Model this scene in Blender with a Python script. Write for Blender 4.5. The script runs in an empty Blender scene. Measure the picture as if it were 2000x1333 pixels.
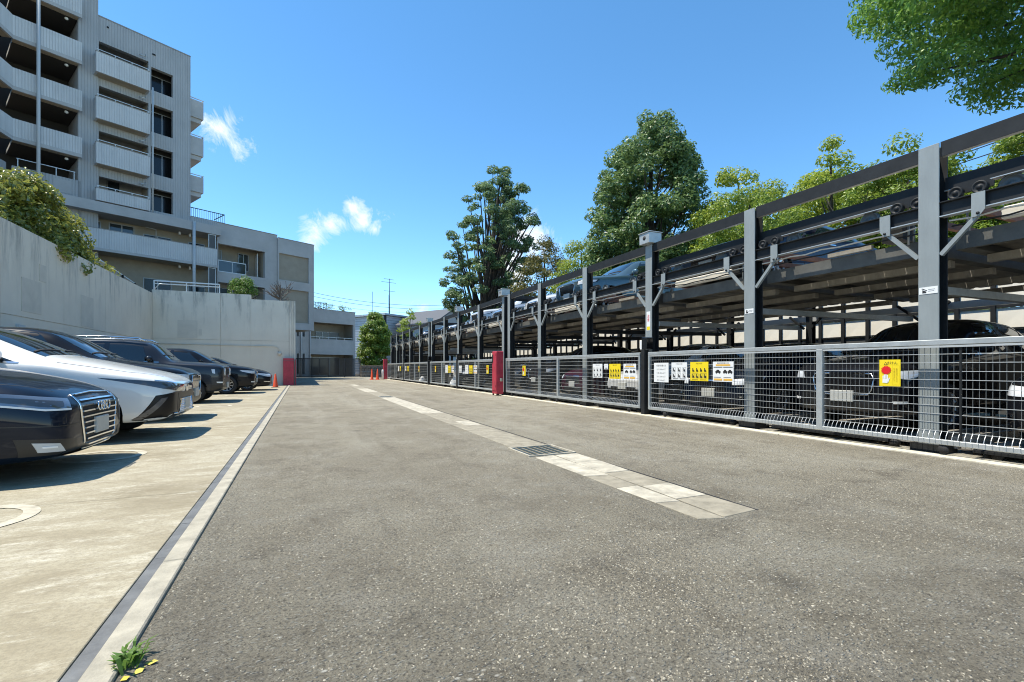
import bpy, bmesh, math, random
import numpy as np
from mathutils import Vector, Matrix, Euler
from mathutils.bvhtree import BVHTree
R = math.radians
random.seed(7); rng = np.random.default_rng(7)
SC = bpy.context.scene
COL = SC.collection

# ------------------------------------------------------------------ camera
cd = bpy.data.cameras.new('camera'); cam = bpy.data.objects.new('camera', cd); COL.objects.link(cam)
cam.location = (0, 0, 1.03); cam.rotation_euler = (R(90), 0, R(-23.89))
cd.sensor_width = 36; cd.lens = 16.74; cd.shift_y = 0.02575
cd.clip_start = 0.05; cd.clip_end = 2000
SC.camera = cam

# ------------------------------------------------------------------ sky and sun
SUN_EL, SUN_AZ = R(67), (-0.91, 0.41)
w = bpy.data.worlds.new("World"); SC.world = w; w.use_nodes = True
nt = w.node_tree; N = nt.nodes; L = nt.links; N.clear()
def wn(t, **k):
    n = N.new(t)
    for a, b in k.items(): setattr(n, a, b)
    return n
def wmath(op, a, b=None, c=None, clamp=False):
    n = wn('ShaderNodeMath', operation=op); n.use_clamp = clamp
    for i, x in enumerate((a, b, c)):
        if x is None: continue
        if hasattr(x, 'is_output'): L.new(x, n.inputs[i])
        else: n.inputs[i].default_value = x
    return n.outputs[0]
sky = wn('ShaderNodeTexSky', sky_type='NISHITA'); sky.sun_disc = False
sky.sun_elevation = SUN_EL; sky.sun_rotation = math.atan2(SUN_AZ[0], SUN_AZ[1]) % (2*math.pi)
sky.air_density = 1.0; sky.dust_density = 0.0; sky.ozone_density = 1.0; sky.altitude = 3600
hsv = wn('ShaderNodeHueSaturation'); hsv.inputs['Saturation'].default_value = 1.2; hsv.inputs['Hue'].default_value = .49; hsv.inputs['Value'].default_value = 1.0
L.new(sky.outputs[0], hsv.inputs['Color'])
# thin broken clouds: streaky noise, thickest in a few places low over the far roofs
tc = wn('ShaderNodeTexCoord')
nz = wn('ShaderNodeTexNoise'); nz.inputs['Scale'].default_value = 9; nz.inputs['Detail'].default_value = 12; nz.inputs['Roughness'].default_value = 0.70; nz.inputs['Distortion'].default_value = 1.1
mp = wn('ShaderNodeMapping'); mp.inputs['Scale'].default_value = (1.7, 1.7, .9); mp.inputs['Rotation'].default_value = (0.2, 0.75, 0)
L.new(tc.outputs['Generated'], mp.inputs['Vector']); L.new(mp.outputs[0], nz.inputs['Vector'])
CLOUDS = [((-0.215, 1.178, .535), .06, .75), ((-0.155, 1.163, .50), .06, 1.0), ((-0.116, 1.145, .472), .055, .9),
          ((0.031, 1.08, .288), .060, 1.05), ((0.058, 1.069, .300), .045, 1.1),
          ((0.097, 1.049, .335), .032, 1.25), ((0.116, 1.043, .303), .040, 1.3), ((0.142, 1.035, .292), .034, 1.15), ((0.165, 1.03, .318), .03, .75),
          ((0.44, 0.90, .265), .085, 1.35), ((0.405, .914, .205), .10, 1.4), ((0.36, .93, .15), .07, .9), ((.22, .98, .125), .04, .7), ((.33, .96, .105), .05, .9),
          ((-1, .3, .35), .2, .8), ((.2, -1, .4), .25, .8), ((1, -.3, .3), .2, .8), ((-.6, -1, .25), .25, .8)]
mask = None
for d, r, amt in CLOUDS:
    v = Vector(d).normalized()
    dp = wn('ShaderNodeVectorMath', operation='DISTANCE'); L.new(tc.outputs['Generated'], dp.inputs[0]); dp.inputs[1].default_value = v
    m = wmath('MULTIPLY', wmath('SUBTRACT', 1.0, wmath('DIVIDE', dp.outputs['Value'], r), clamp=True), amt)
    mask = m if mask is None else wmath('MAXIMUM', mask, m)
dens = wmath('MULTIPLY', wmath('SUBTRACT', wmath('ADD', wmath('MULTIPLY', nz.outputs['Fac'], 1.9), wmath('MULTIPLY', mask, .75)), 1.32), 2.0, clamp=True)
dens = wmath('MULTIPLY', dens, wmath('GREATER_THAN', mask, 0.001))
cmix = wn('ShaderNodeMix', data_type='RGBA')
L.new(wmath('MULTIPLY', dens, .92), cmix.inputs[0]); L.new(hsv.outputs[0], cmix.inputs[6]); cmix.inputs[7].default_value = (3.6, 3.75, 3.9, 1)
bg = wn('ShaderNodeBackground'); bg.inputs['Strength'].default_value = 0.126
wo = wn('ShaderNodeOutputWorld'); L.new(cmix.outputs[2], bg.inputs['Color']); L.new(bg.outputs[0], wo.inputs['Surface'])
sd = bpy.data.lights.new('sun', 'SUN'); sd.energy = 2.8; sd.angle = R(0.53); sd.color = (1, .925, .80)
sun = bpy.data.objects.new('sun', sd); COL.objects.link(sun)
h = Vector((SUN_AZ[0], SUN_AZ[1], 0)).normalized()*math.cos(SUN_EL)
sun.rotation_euler = Vector((h.x, h.y, math.sin(SUN_EL))).to_track_quat('Z', 'Y').to_euler()
SC.view_settings.view_transform = 'Standard'; SC.view_settings.look = 'None'
SC.view_settings.exposure = 1.38; SC.view_settings.gamma = 1; SC.view_settings.use_curve_mapping = False
SC.cycles.filter_width = 1.05; SC.cycles.max_bounces = 6; SC.cycles.diffuse_bounces = 3; SC.cycles.transparent_max_bounces = 8

# ------------------------------------------------------------------ materials
M = {}
def mat(name, col, rough=.6, metal=0., var=.0, scale=3., bump=0., bscale=40., coat=0., spec=None, stretch=None, speck=0.):
    m = bpy.data.materials.new(name); m.use_nodes = True; M[name] = m
    t = m.node_tree; b = t.nodes['Principled BSDF']
    b.inputs['Base Color'].default_value = (*col, 1); b.inputs['Roughness'].default_value = rough; b.inputs['Metallic'].default_value = metal
    b.inputs['Coat Weight'].default_value = coat; b.inputs['Coat Roughness'].default_value = .03
    if spec is not None: b.inputs['Specular IOR Level'].default_value = spec
    if var or bump:
        co = t.nodes.new('ShaderNodeTexCoord'); mpn = t.nodes.new('ShaderNodeMapping')
        t.links.new(co.outputs['Object'], mpn.inputs['Vector'])
        if stretch: mpn.inputs['Scale'].default_value = stretch
    if var:
        n1 = t.nodes.new('ShaderNodeTexNoise'); n1.inputs['Scale'].default_value = scale; n1.inputs['Detail'].default_value = 8; n1.inputs['Roughness'].default_value = .65
        t.links.new(mpn.outputs[0], n1.inputs['Vector'])
        rp = t.nodes.new('ShaderNodeValToRGB'); e = rp.color_ramp.elements
        e[0].position = .3; e[1].position = .72
        e[0].color = (*[max(0, c*(1-var)) for c in col], 1); e[1].color = (*[min(1, c*(1+var)) for c in col], 1)
        t.links.new(n1.outputs['Fac'], rp.inputs[0]); t.links.new(rp.outputs[0], b.inputs['Base Color'])
    if bump:
        n2 = t.nodes.new('ShaderNodeTexNoise'); n2.inputs['Scale'].default_value = bscale; n2.inputs['Detail'].default_value = 5
        t.links.new(mpn.outputs[0], n2.inputs['Vector'])
        bp = t.nodes.new('ShaderNodeBump'); bp.inputs['Strength'].default_value = bump; bp.inputs['Distance'].default_value = .01
        t.links.new(n2.outputs['Fac'], bp.inputs['Height']); t.links.new(bp.outputs[0], b.inputs['Normal'])
    return m
class NT:   # small node-graph writer for the richer surfaces
    def __init__(s, name, rough=.8):
        s.m = bpy.data.materials.new(name); s.m.use_nodes = True; M[name] = s.m
        s.t = s.m.node_tree; s.b = s.t.nodes['Principled BSDF']; s.b.inputs['Roughness'].default_value = rough
        s.co = s.t.nodes.new('ShaderNodeTexCoord').outputs['Object']
    def lk(s, a, b): s.t.links.new(a, b)
    def map(s, sc=(1, 1, 1), rot=(0, 0, 0)):
        n = s.t.nodes.new('ShaderNodeMapping'); n.inputs['Scale'].default_value = sc; n.inputs['Rotation'].default_value = rot; s.lk(s.co, n.inputs['Vector']); return n.outputs[0]
    def noise(s, scale, v=None, detail=8, rough=.6, dist=0.):
        n = s.t.nodes.new('ShaderNodeTexNoise'); n.inputs['Scale'].default_value = scale; n.inputs['Detail'].default_value = detail
        n.inputs['Roughness'].default_value = rough; n.inputs['Distortion'].default_value = dist; s.lk(v or s.co, n.inputs['Vector']); return n.outputs['Fac']
    def voro(s, scale, v=None, feat='F1', out='Distance'):
        n = s.t.nodes.new('ShaderNodeTexVoronoi'); n.feature = feat; n.inputs['Scale'].default_value = scale; s.lk(v or s.co, n.inputs['Vector']); return n.outputs[out]
    def ramp(s, f, stops):
        n = s.t.nodes.new('ShaderNodeValToRGB'); e = n.color_ramp.elements
        while len(e) < len(stops): e.new(.5)
        for i, (p, c) in enumerate(stops): e[i].position = p; e[i].color = (*(c if isinstance(c, tuple) else (c, c, c)), 1)
        s.lk(f, n.inputs[0]); return n.outputs[0]
    def mix(s, f, a, b, mode='MIX'):
        n = s.t.nodes.new('ShaderNodeMix'); n.data_type = 'RGBA'; n.blend_type = mode
        for i, x in ((0, f), (6, a), (7, b)):
            if hasattr(x, 'is_output'): s.lk(x, n.inputs[i])
            else: n.inputs[i].default_value = x if i == 0 else (*x, 1)
        return n.outputs[2]
    def math(s, op, a, b=0., clamp=False):
        n = s.t.nodes.new('ShaderNodeMath'); n.operation = op; n.use_clamp = clamp
        for i, x in ((0, a), (1, b)):
            if hasattr(x, 'is_output'): s.lk(x, n.inputs[i])
            else: n.inputs[i].default_value = x
        return n.outputs[0]
    def sep(s, v=None):
        n = s.t.nodes.new('ShaderNodeSeparateXYZ'); s.lk(v or s.co, n.inputs[0]); return n.outputs
    def bump(s, h, st=.5, d=.01):
        n = s.t.nodes.new('ShaderNodeBump'); n.inputs['Strength'].default_value = st; n.inputs['Distance'].default_value = d
        s.lk(h, n.inputs['Height']); s.lk(n.outputs[0], s.b.inputs['Normal'])
    def col(s, c): s.lk(c, s.b.inputs['Base Color'])

# worn asphalt with pale aggregate
a = NT('asphalt', .9)
base = a.ramp(a.noise(.42, detail=7, rough=.62), [(.32, (.262, .230, .165)), (.5, (.325, .292, .215)), (.68, (.40, .368, .28))])
base = a.mix(a.ramp(a.noise(1.3, detail=10, rough=.78), [(.50, 0.), (.68, .6)]), base, (.46, .435, .36))
base = a.mix(a.ramp(a.noise(2.3, detail=10, rough=.8, dist=.5), [(.50, 0.), (.68, .75)]), base, (.135, .112, .075))
base = a.mix(a.ramp(a.noise(1.0, a.map((1.5, .10, 1)), detail=6, rough=.6), [(.50, 0.), (.66, .45)]), base, (.44, .41, .325))
base = a.mix(a.ramp(a.noise(1.4, a.map((1.6, .16, 1)), detail=8, rough=.7), [(.54, 0.), (.70, .5)]), base, (.16, .14, .10))
base = a.mix(a.ramp(a.voro(.9, a.map((1, .8, 1))), [(.03, .55), (.11, 0.)]), base, (.10, .088, .065))
y_ = a.sep()[1]
near = a.math('SUBTRACT', 1., a.math('DIVIDE', a.math('SUBTRACT', y_, 1.5), 5.5, True), True)     # coarser, more worn surfacing at the entrance end
g1 = a.noise(36, detail=8, rough=.85); g2 = a.noise(75, detail=5, rough=.8)
base = a.mix(a.math('MULTIPLY', a.ramp(g1, [(.36, .95), (.47, 0.)]), a.math('ADD', a.math('MULTIPLY', near, .7), .3)), base, (.06, .052, .038))
base = a.mix(a.ramp(g1, [(.54, 0.), (.68, .75)]), base, (.50, .46, .36))
base = a.mix(a.ramp(g2, [(.38, .85), (.50, 0.)]), base, (.06, .052, .038))
def chips(sc, p0, r0, r1, k, stretch, rot):
    v = a.map(stretch, (0, 0, R(rot)))
    vc = a.voro(sc, v, out='Color'); sp = a.t.nodes.new('ShaderNodeSeparateColor'); a.lk(vc, sp.inputs[0])
    return a.math('MULTIPLY', a.ramp(sp.outputs[0], [(p0, 0.), (p0+.03, 1.)]), a.ramp(a.voro(sc, v), [(r0, k), (r1, 0.)])), sp.outputs[1]
zone = a.math('MULTIPLY', a.ramp(a.noise(.9, detail=5), [(.36, .25), (.6, 1.)]), a.math('ADD', a.math('MULTIPLY', near, .75), .25))
c1, t1 = chips(70, .62, .22, .46, .9, (1, 2.0, 1), 31); c2, t2 = chips(40, .74, .20, .42, .95, (1, 1.9, 1), 75); c3, t3 = chips(22, .88, .14, .30, .95, (1, 1.6, 1), 10)
base = a.mix(a.math('MULTIPLY', c1, zone), base, a.mix(t1, (.34, .31, .25), (.72, .69, .58)))
base = a.mix(a.math('MULTIPLY', c2, zone), base, a.mix(t2, (.40, .375, .30), (.80, .77, .66)))
base = a.mix(a.math('MULTIPLY', c3, zone), base, (.78, .75, .64))
sx, sy, sz_ = a.sep()
wv = a.math('MULTIPLY', a.math('SUBTRACT', a.noise(1.1, detail=7, rough=.7), .5), .55)
yc = a.math('ADD', a.math('ADD', a.math('MULTIPLY', sx, .165), 1.86), wv)
sd_ = a.math('ABSOLUTE', a.math('SUBTRACT', sy, yc))
seam = a.math('MULTIPLY', a.ramp(sd_, [(.006, 1.), (.11, 0.)]), a.ramp(a.noise(16, detail=8, rough=.85), [(.46, 0.), (.62, .55)]))
base = a.mix(seam, base, (.055, .046, .034))
a.col(base)
hgt = a.math('ADD', a.math('MULTIPLY', g1, 1.6), a.math('ADD', a.math('MULTIPLY', c1, .5), a.math('MULTIPLY', c2, .9)))
a.bump(hgt, 1.0, .022)
# sun-bleached parking concrete, streaked
a = NT('apron_concrete', .85)
st = a.map((.9, 1.5, 1), (0, 0, R(-6)))
base = a.ramp(a.noise(.8, st, detail=10, rough=.74, dist=.6), [(.34, (.225, .192, .122)), (.5, (.335, .298, .208)), (.66, (.44, .41, .31))])
base = a.mix(a.ramp(a.noise(3.0, a.map((.6, 1.9, 1), (0, 0, R(4))), detail=10, rough=.85), [(.51, 0.), (.62, .8)]), base, (.54, .51, .41))
base = a.mix(a.ramp(a.noise(1.7, a.map((.8, 1.6, 1)), detail=10, rough=.85), [(.52, 0.), (.64, .75)]), base, (.22, .185, .12))
base = a.mix(a.ramp(a.noise(9, a.map((.6, 1.8, 1)), detail=10, rough=.85), [(.52, 0.), (.66, .6)]), base, (.19, .16, .105))
base = a.mix(a.ramp(a.noise(60, detail=6, rough=.8), [(.38, .6), (.55, 0.)]), base, (.20, .175, .12))
a.col(base); a.bump(a.noise(120, detail=4), .35, .006)
# retaining-wall concrete: weeping streaks from the coping, dull patches
a = NT('wall_concrete', .85)
x, y, z = a.sep()
lane = a.math('ADD', x, y)
comb = a.t.nodes.new('ShaderNodeCombineXYZ'); a.lk(a.math('MULTIPLY', lane, 1.), comb.inputs[0]); a.lk(a.math('MULTIPLY', z, .12), comb.inputs[1])
streak = a.noise(2.6, comb.outputs[0], detail=9, rough=.72)
fade = a.math('POWER', a.math('DIVIDE', a.math('SUBTRACT', z, 2.4, False), 2.7, True), 1.6)
base = a.ramp(a.noise(.8, detail=7), [(.3, (.68, .61, .50)), (.7, (.78, .71, .585))])
base = a.mix(a.math('MULTIPLY', a.ramp(streak, [(.50, 0.), (.64, .85)]), a.math('ADD', fade, .02)), base, (.20, .20, .18))
base = a.mix(a.ramp(a.noise(8, detail=8), [(.45, 0.), (.75, .25)]), base, (.70, .67, .60))
a.col(base); a.bump(a.noise(30, detail=6), .25, .008)
# ribbed facade tile: fine upright ribs and faint courses
def ribbed(name, c, pitch=.13, deep=.5):
    a = NT(name, .7)
    x, y, z = a.sep()
    s = a.math('ADD', x, y)
    wv = a.math('PINGPONG', s, pitch/2)
    rib = a.math('DIVIDE', wv, pitch/2)
    base = a.ramp(a.noise(.5, detail=7), [(.3, tuple(k*.88 for k in c)), (.7, tuple(min(1, k*1.08) for k in c))])
    comb = a.t.nodes.new('ShaderNodeCombineXYZ'); a.lk(s, comb.inputs[0]); a.lk(a.math('MULTIPLY', z, .1), comb.inputs[1])
    base = a.mix(a.ramp(a.noise(3, comb.outputs[0], detail=8), [(.52, 0.), (.75, .35)]), base, tuple(k*.6 for k in c))
    base = a.mix(a.ramp(rib, [(.0, deep), (.25, 0.)]), base, tuple(k*.62 for k in c))
    a.col(base); a.bump(a.ramp(rib, [(.1, 0.), (.35, 1.)]), .8, .02)
ribbed('ribbed_facade', (.40, .405, .40), .15, .35); ribbed('ribbed_parapet', (.58, .585, .575), .13, .2)
mat('plain_facade', (.43, .425, .41), .75, var=.12, scale=.8, bump=.1)
mat('soffit_paint', (.42, .36, .27), .8, var=.12, scale=1.2)
mat('recess_wall', (.33, .29, .225), .8, var=.12, scale=1.5)
mat('opening_shade', (.035, .034, .032), .8)  # near-black colour stands in for unlit shade inside corridors and recesses
mat('coping', (.28, .28, .27), .8, var=.15, scale=3)
mat('kerb_concrete', (.36, .335, .265), .85, var=.28, scale=7, bump=.4, bscale=80)
mat('strip_cream', (.60, .55, .42), .8, var=.22, scale=5, bump=.25, bscale=60)
mat('joint_seal', (.13, .135, .135), .55, var=.35, scale=6, bump=.3, bscale=30)
mat('slab_pale', (.42, .39, .31), .85, var=.38, scale=6, bump=.3, bscale=90)
mat('slab_grey', (.275, .25, .19), .88, var=.3, scale=7, bump=.4, bscale=90)
mat('faded_paint', (.46, .425, .33), .8, var=.35, scale=7); mat('repair_patch', (.63, .575, .48), .85, var=.08, scale=3); mat('pulley_grey', (.11, .12, .12), .5)
mat('earth', (.10, .09, .07), .95, var=.3, scale=.5)
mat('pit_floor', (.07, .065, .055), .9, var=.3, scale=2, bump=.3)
mat('post_steel', (.255, .285, .285), .5, var=.14, scale=5, stretch=(1, 1, .25), bump=.08)
mat('dark_steel', (.018, .020, .021), .55, var=.25, scale=4, spec=.25)
mat('rail_steel', (.02, .022, .023), .55, var=.3, scale=5, spec=.25)
mat('galvanised', (.43, .46, .46), .42, .35, var=.15, scale=8)
mat('wire_steel', (.56, .58, .57), .38, .35); mat('wire_dull', (.16, .17, .165), .5, .3)
mat('edge_steel', (.11, .11, .10), .55, var=.3, scale=4, spec=.3); mat('pallet_steel', (.30, .28, .24), .6, .0, var=.28, scale=3, stretch=(.4, 2.5, 1))
mat('rust_steel', (.17, .075, .045), .8, var=.4, scale=6)
mat('white_plate', (.70, .69, .64), .5, var=.1, scale=3)
mat('rubber', (.018, .018, .018), .75)
mat('black_plastic', (.016, .017, .018), .4)
mat('mask_black', (.006, .006, .007), .35, spec=.3); mat('gloss_black', (.008, .008, .009), .12, coat=.6)
mat('chrome', (.78, .79, .80), .12, 1.)
mat('alloy', (.55, .56, .57), .28, .9)
mat('mesh_black', (.03, .03, .03), .35, .4)
mat('lens_dark', (.05, .058, .07), .06, coat=1.); mat('lens_mid', (.16, .20, .25), .08, .4, coat=1.)
mat('lens_clear', (.62, .66, .70), .07, coat=1.)
mat('lens_red', (.25, .01, .01), .1, coat=1.)
mat('lamp_white', (.85, .86, .84), .2)
mat('car_glass', (.008, .012, .015), .02, spec=.8, coat=.5)
mat('plate_white', (.46, .47, .44), .5, var=.08, scale=30)
def paint(name, col, metal=.35, rough=.32):
    m = mat(name, col, rough, metal, coat=.5 if max(col) < .06 else 1., spec=.05 if max(col) < .1 else .3); return m
paint('paint_navy', (.006, .011, .022), .2); paint('paint_white', (.70, .71, .685), .0, .35); paint('paint_black', (.008, .009, .012), .1)
paint('paint_charcoal', (.035, .040, .048), .5); paint('paint_silver', (.42, .44, .45), .7); paint('paint_teal', (.075, .125, .145), .45)
paint('paint_burgundy', (.045, .008, .022), .3); paint('paint_pearl', (.62, .64, .65), .15); paint('paint_blue', (.014, .025, .05), .3)
mat('red_paint', (.44, .035, .06), .5, var=.3, scale=3, bump=.1)
mat('leaf_yellow', (.50, .42, .06), .6); mat('cone_orange', (.75, .09, .025), .5)
mat('sign_yellow', (.86, .66, .015), .45); mat('sign_white', (.80, .81, .79), .45); mat('sign_black', (.02, .02, .02), .5); mat('sign_red', (.70, .01, .015), .5)
mat('sign_orange', (.80, .46, .07), .5); mat('ink_grey', (.16, .17, .17), .5); mat('ink_ochre', (.45, .33, .01), .5)
mat('window_glass', (.035, .045, .052), .05, spec=.8); mat('window_frame', (.34, .35, .35), .4, .4); mat('window_dark', (.012, .014, .016), .15)
mat('curtain_pale', (.30, .31, .30), .8); mat('blind_cream', (.55, .50, .42), .8)
mat('rail_white', (.62, .64, .64), .4, .2); mat('pipe_paint', (.50, .52, .52), .5)
mat('cream_panel', (.86, .82, .70), .6, var=.1, scale=2); mat('panel_dark', (.085, .09, .09), .6)
mat('gate_dark', (.055, .05, .045), .6); mat('grate_iron', (.10, .13, .13), .4, .6)
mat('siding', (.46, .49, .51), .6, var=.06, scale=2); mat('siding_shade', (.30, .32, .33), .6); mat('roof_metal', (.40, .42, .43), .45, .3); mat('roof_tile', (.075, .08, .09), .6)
mat('stone_wall', (.20, .165, .135), .9, var=.4, scale=5, bump=.5, bscale=20); mat('wire_black', (.03, .035, .05), .6)
mat('bark', (.055, .045, .036), .95, var=.3, scale=8, bump=.6, bscale=30); mat('bark_grey', (.13, .115, .10), .95, var=.3, scale=8)
mat('ac_white', (.55, .56, .55), .5); mat('wood_slat', (.36, .31, .24), .7, var=.2, scale=8)
def leaf(name, dark, light, rough=.42, trans=.3):
    a = NT(name, rough)
    at = a.t.nodes.new('ShaderNodeAttribute'); at.attribute_name = 'tint'
    c = a.mix(at.outputs['Fac'], dark, light)
    a.col(c); a.b.inputs['Specular IOR Level'].default_value = .45
    tr = a.t.nodes.new('ShaderNodeBsdfTranslucent'); a.lk(a.mix(.5, c, tuple(min(1, k*1.6) for k in light)), tr.inputs['Color'])
    ms = a.t.nodes.new('ShaderNodeMixShader'); ms.inputs[0].default_value = trans
    a.lk(a.b.outputs[0], ms.inputs[1]); a.lk(tr.outputs[0], ms.inputs[2]); a.lk(ms.outputs[0], a.t.nodes['Material Output'].inputs['Surface'])
leaf('stone_chip', (.11, .097, .070), (.47, .435, .345), .9, 0.)
leaf('leaf_cedar', (.06, .11, .05), (.20, .30, .13)); leaf('leaf_camphor', (.045, .095, .028), (.20, .295, .10), .38)
leaf('leaf_olive', (.085, .085, .022), (.20, .19, .055)); leaf('leaf_lime', (.14, .215, .022), (.37, .44, .06)); leaf('leaf_green', (.09, .17, .022), (.28, .37, .06))
leaf('leaf_shrub', (.09, .11, .015), (.34, .36, .08), .3); leaf('leaf_zelkova', (.06, .17, .04), (.25, .43, .07)); leaf('leaf_bush', (.04, .10, .015), (.16, .27, .05))

# ------------------------------------------------------------------ building helpers
ORG = {}
def tag(o, label=None, cat=None, group=None, kind=None):
    if label: o['label'] = label
    if cat: o['category'] = cat
    if group: o['group'] = group
    if kind: o['kind'] = kind
    return o
def thing(name, label, cat, loc=(0, 0, 0), rz=0., group=None):
    o = bpy.data.objects.new(name, None); COL.objects.link(o); o.empty_display_size = .2
    o.location = loc; o.rotation_euler = (0, 0, rz)
    ORG[o.name] = Vector(loc) if abs(rz) < 1e-9 else Vector((0, 0, 0))
    return tag(o, label, cat, group)
class MB:
    def __init__(s): s.v = []; s.f = []; s.mi = []; s.mats = []; s.sm = []
    def _m(s, m):
        if m not in s.mats: s.mats.append(m)
        return s.mats.index(m)
    def add(s, vs, fs, m=None, smooth=False):
        o = len(s.v); s.v.extend(tuple(p) for p in vs); k = s._m(m)
        for f in fs: s.f.append(tuple(i+o for i in f)); s.mi.append(k); s.sm.append(smooth)
        return s
    def box(s, x0, x1, y0, y1, z0, z1, m=None):
        x0, x1 = min(x0, x1), max(x0, x1); y0, y1 = min(y0, y1), max(y0, y1); z0, z1 = min(z0, z1), max(z0, z1)
        v = [(x, y, z) for z in (z0, z1) for y in (y0, y1) for x in (x0, x1)]
        return s.add(v, [(0, 2, 3, 1), (4, 5, 7, 6), (0, 1, 5, 4), (2, 6, 7, 3), (0, 4, 6, 2), (1, 3, 7, 5)], m)
    def beam(s, p, q, a, b, m=None, up=(0, 0, 1)):   # bar from p to q, section a (side) x b (up)
        p, q = Vector(p), Vector(q); d = (q-p).normalized(); u = Vector(up)
        if abs(d.dot(u)) > .98: u = Vector((1, 0, 0))
        sd = d.cross(u).normalized(); u = sd.cross(d).normalized()
        c = [(-1, -1), (1, -1), (1, 1), (-1, 1)]
        v = [e+sd*(i*a/2)+u*(j*b/2) for e in (p, q) for i, j in c]
        return s.add(v, [(3, 2, 1, 0), (4, 5, 6, 7), (0, 1, 5, 4), (1, 2, 6, 5), (2, 3, 7, 6), (3, 0, 4, 7)], m)
    def tube(s, pts, r, n=6, m=None, cap=True):
        P = [Vector(p) for p in pts]; rr = r if hasattr(r, '__len__') else [r]*len(P); vs = []; fs = []
        for i, p in enumerate(P):
            d = (P[min(i+1, len(P)-1)]-P[max(i-1, 0)]).normalized()
            u = Vector((0, 0, 1)) if abs(d.z) < .9 else Vector((1, 0, 0))
            a = d.cross(u).normalized(); b = d.cross(a).normalized()
            vs += [p+a*(math.cos(2*math.pi*k/n)*rr[i])+b*(math.sin(2*math.pi*k/n)*rr[i]) for k in range(n)]
        for i in range(len(P)-1):
            for k in range(n):
                fs.append((i*n+k, i*n+(k+1) % n, (i+1)*n+(k+1) % n, (i+1)*n+k))
        if cap: fs += [tuple(range(n))[::-1], tuple((len(P)-1)*n+k for k in range(n))]
        return s.add(vs, fs, m, n > 5)
    def cyl(s, p, q, r, n=14, m=None, r2=None): return s.tube([p, q], [r, r if r2 is None else r2], n, m)
    def prism(s, poly, axis, a0, a1, m=None):     # polygon in the two other axes, extruded along axis
        n = len(poly)
        def mk(u, v, w): return {'x': (w, u, v), 'y': (u, w, v), 'z': (u, v, w)}[axis]
        vs = [mk(u, v, a0) for u, v in poly]+[mk(u, v, a1) for u, v in poly]
        fs = [tuple(range(n))[::-1], tuple(range(n, 2*n))]+[(i, (i+1) % n, n+(i+1) % n, n+i) for i in range(n)]
        return s.add(vs, fs, m)
    def lathe(s, prof, n=24, axis='z', c=(0, 0, 0), m=None, smooth=True):   # prof: (r, h)
        vs = []; fs = []
        for r, h_ in prof:
            for k in range(n):
                t = 2*math.pi*k/n; p = (r*math.cos(t), r*math.sin(t), h_)
                if axis == 'y': p = (p[0], p[2], p[1])
                if axis == 'x': p = (p[2], p[0], p[1])
                vs.append((p[0]+c[0], p[1]+c[1], p[2]+c[2]))
        for i in range(len(prof)-1):
            for k in range(n): fs.append((i*n+k, i*n+(k+1) % n, (i+1)*n+(k+1) % n, (i+1)*n+k))
        return s.add(vs, fs, m, smooth)
    def mesh(s, name, default):
        me = bpy.data.meshes.new(name); me.from_pydata(s.v, [], s.f)
        for k in s.mats: me.materials.append(M[k or default])
        if len(s.mats) > 1: me.polygons.foreach_set('material_index', s.mi)
        if any(s.sm): me.polygons.foreach_set('use_smooth', s.sm)
        bm = bmesh.new(); bm.from_mesh(me); bmesh.ops.recalc_face_normals(bm, faces=bm.faces); bm.to_mesh(me); bm.free()
        return me
    def build(s, name, m, parent=None, bevel=0.):
        if parent is not None and parent.name in ORG:
            o_ = ORG[parent.name]; s.v = [(a-o_.x, b-o_.y, c-o_.z) for a, b, c in s.v]
        o = bpy.data.objects.new(name, s.mesh(name, m)); COL.objects.link(o)
        if parent is not None:
            o.parent = parent
            if parent.name in ORG: ORG[o.name] = ORG[parent.name]
        if bevel:
            b = o.modifiers.new('edge', 'BEVEL'); b.width = bevel; b.segments = 1; b.limit_method = 'ANGLE'; b.angle_limit = R(50)
        return o
def inst(name, me, parent, loc=(0, 0, 0), rz=0., world=True):    # another object on shared mesh data
    o = bpy.data.objects.new(name, me); COL.objects.link(o); o.parent = parent
    lo = Vector(loc)
    if world and parent is not None and parent.name in ORG: lo = lo-ORG[parent.name]
    o.location = lo; o.rotation_euler = (0, 0, rz)
    return o
def copy_tree(o, parent=None):
    c = o.copy(); COL.objects.link(c); c.parent = parent
    for ch in o.children: copy_tree(ch, c)
    return c
_tx = {}
def text_mesh(body, size, spacing=1.0):
    k = (body, size, spacing)
    if k not in _tx:
        cu = bpy.data.curves.new('lettering', 'FONT'); cu.body = body; cu.size = size; cu.align_x = 'CENTER'; cu.align_y = 'CENTER'; cu.resolution_u = 2; cu.space_line = spacing
        o = bpy.data.objects.new('lettering', cu); COL.objects.link(o)
        me = bpy.data.meshes.new_from_object(o.evaluated_get(bpy.context.evaluated_depsgraph_get()))
        bpy.data.objects.remove(o); _tx[k] = ([tuple(v.co) for v in me.vertices], [tuple(p.vertices) for p in me.polygons])
    return _tx[k]
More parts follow.
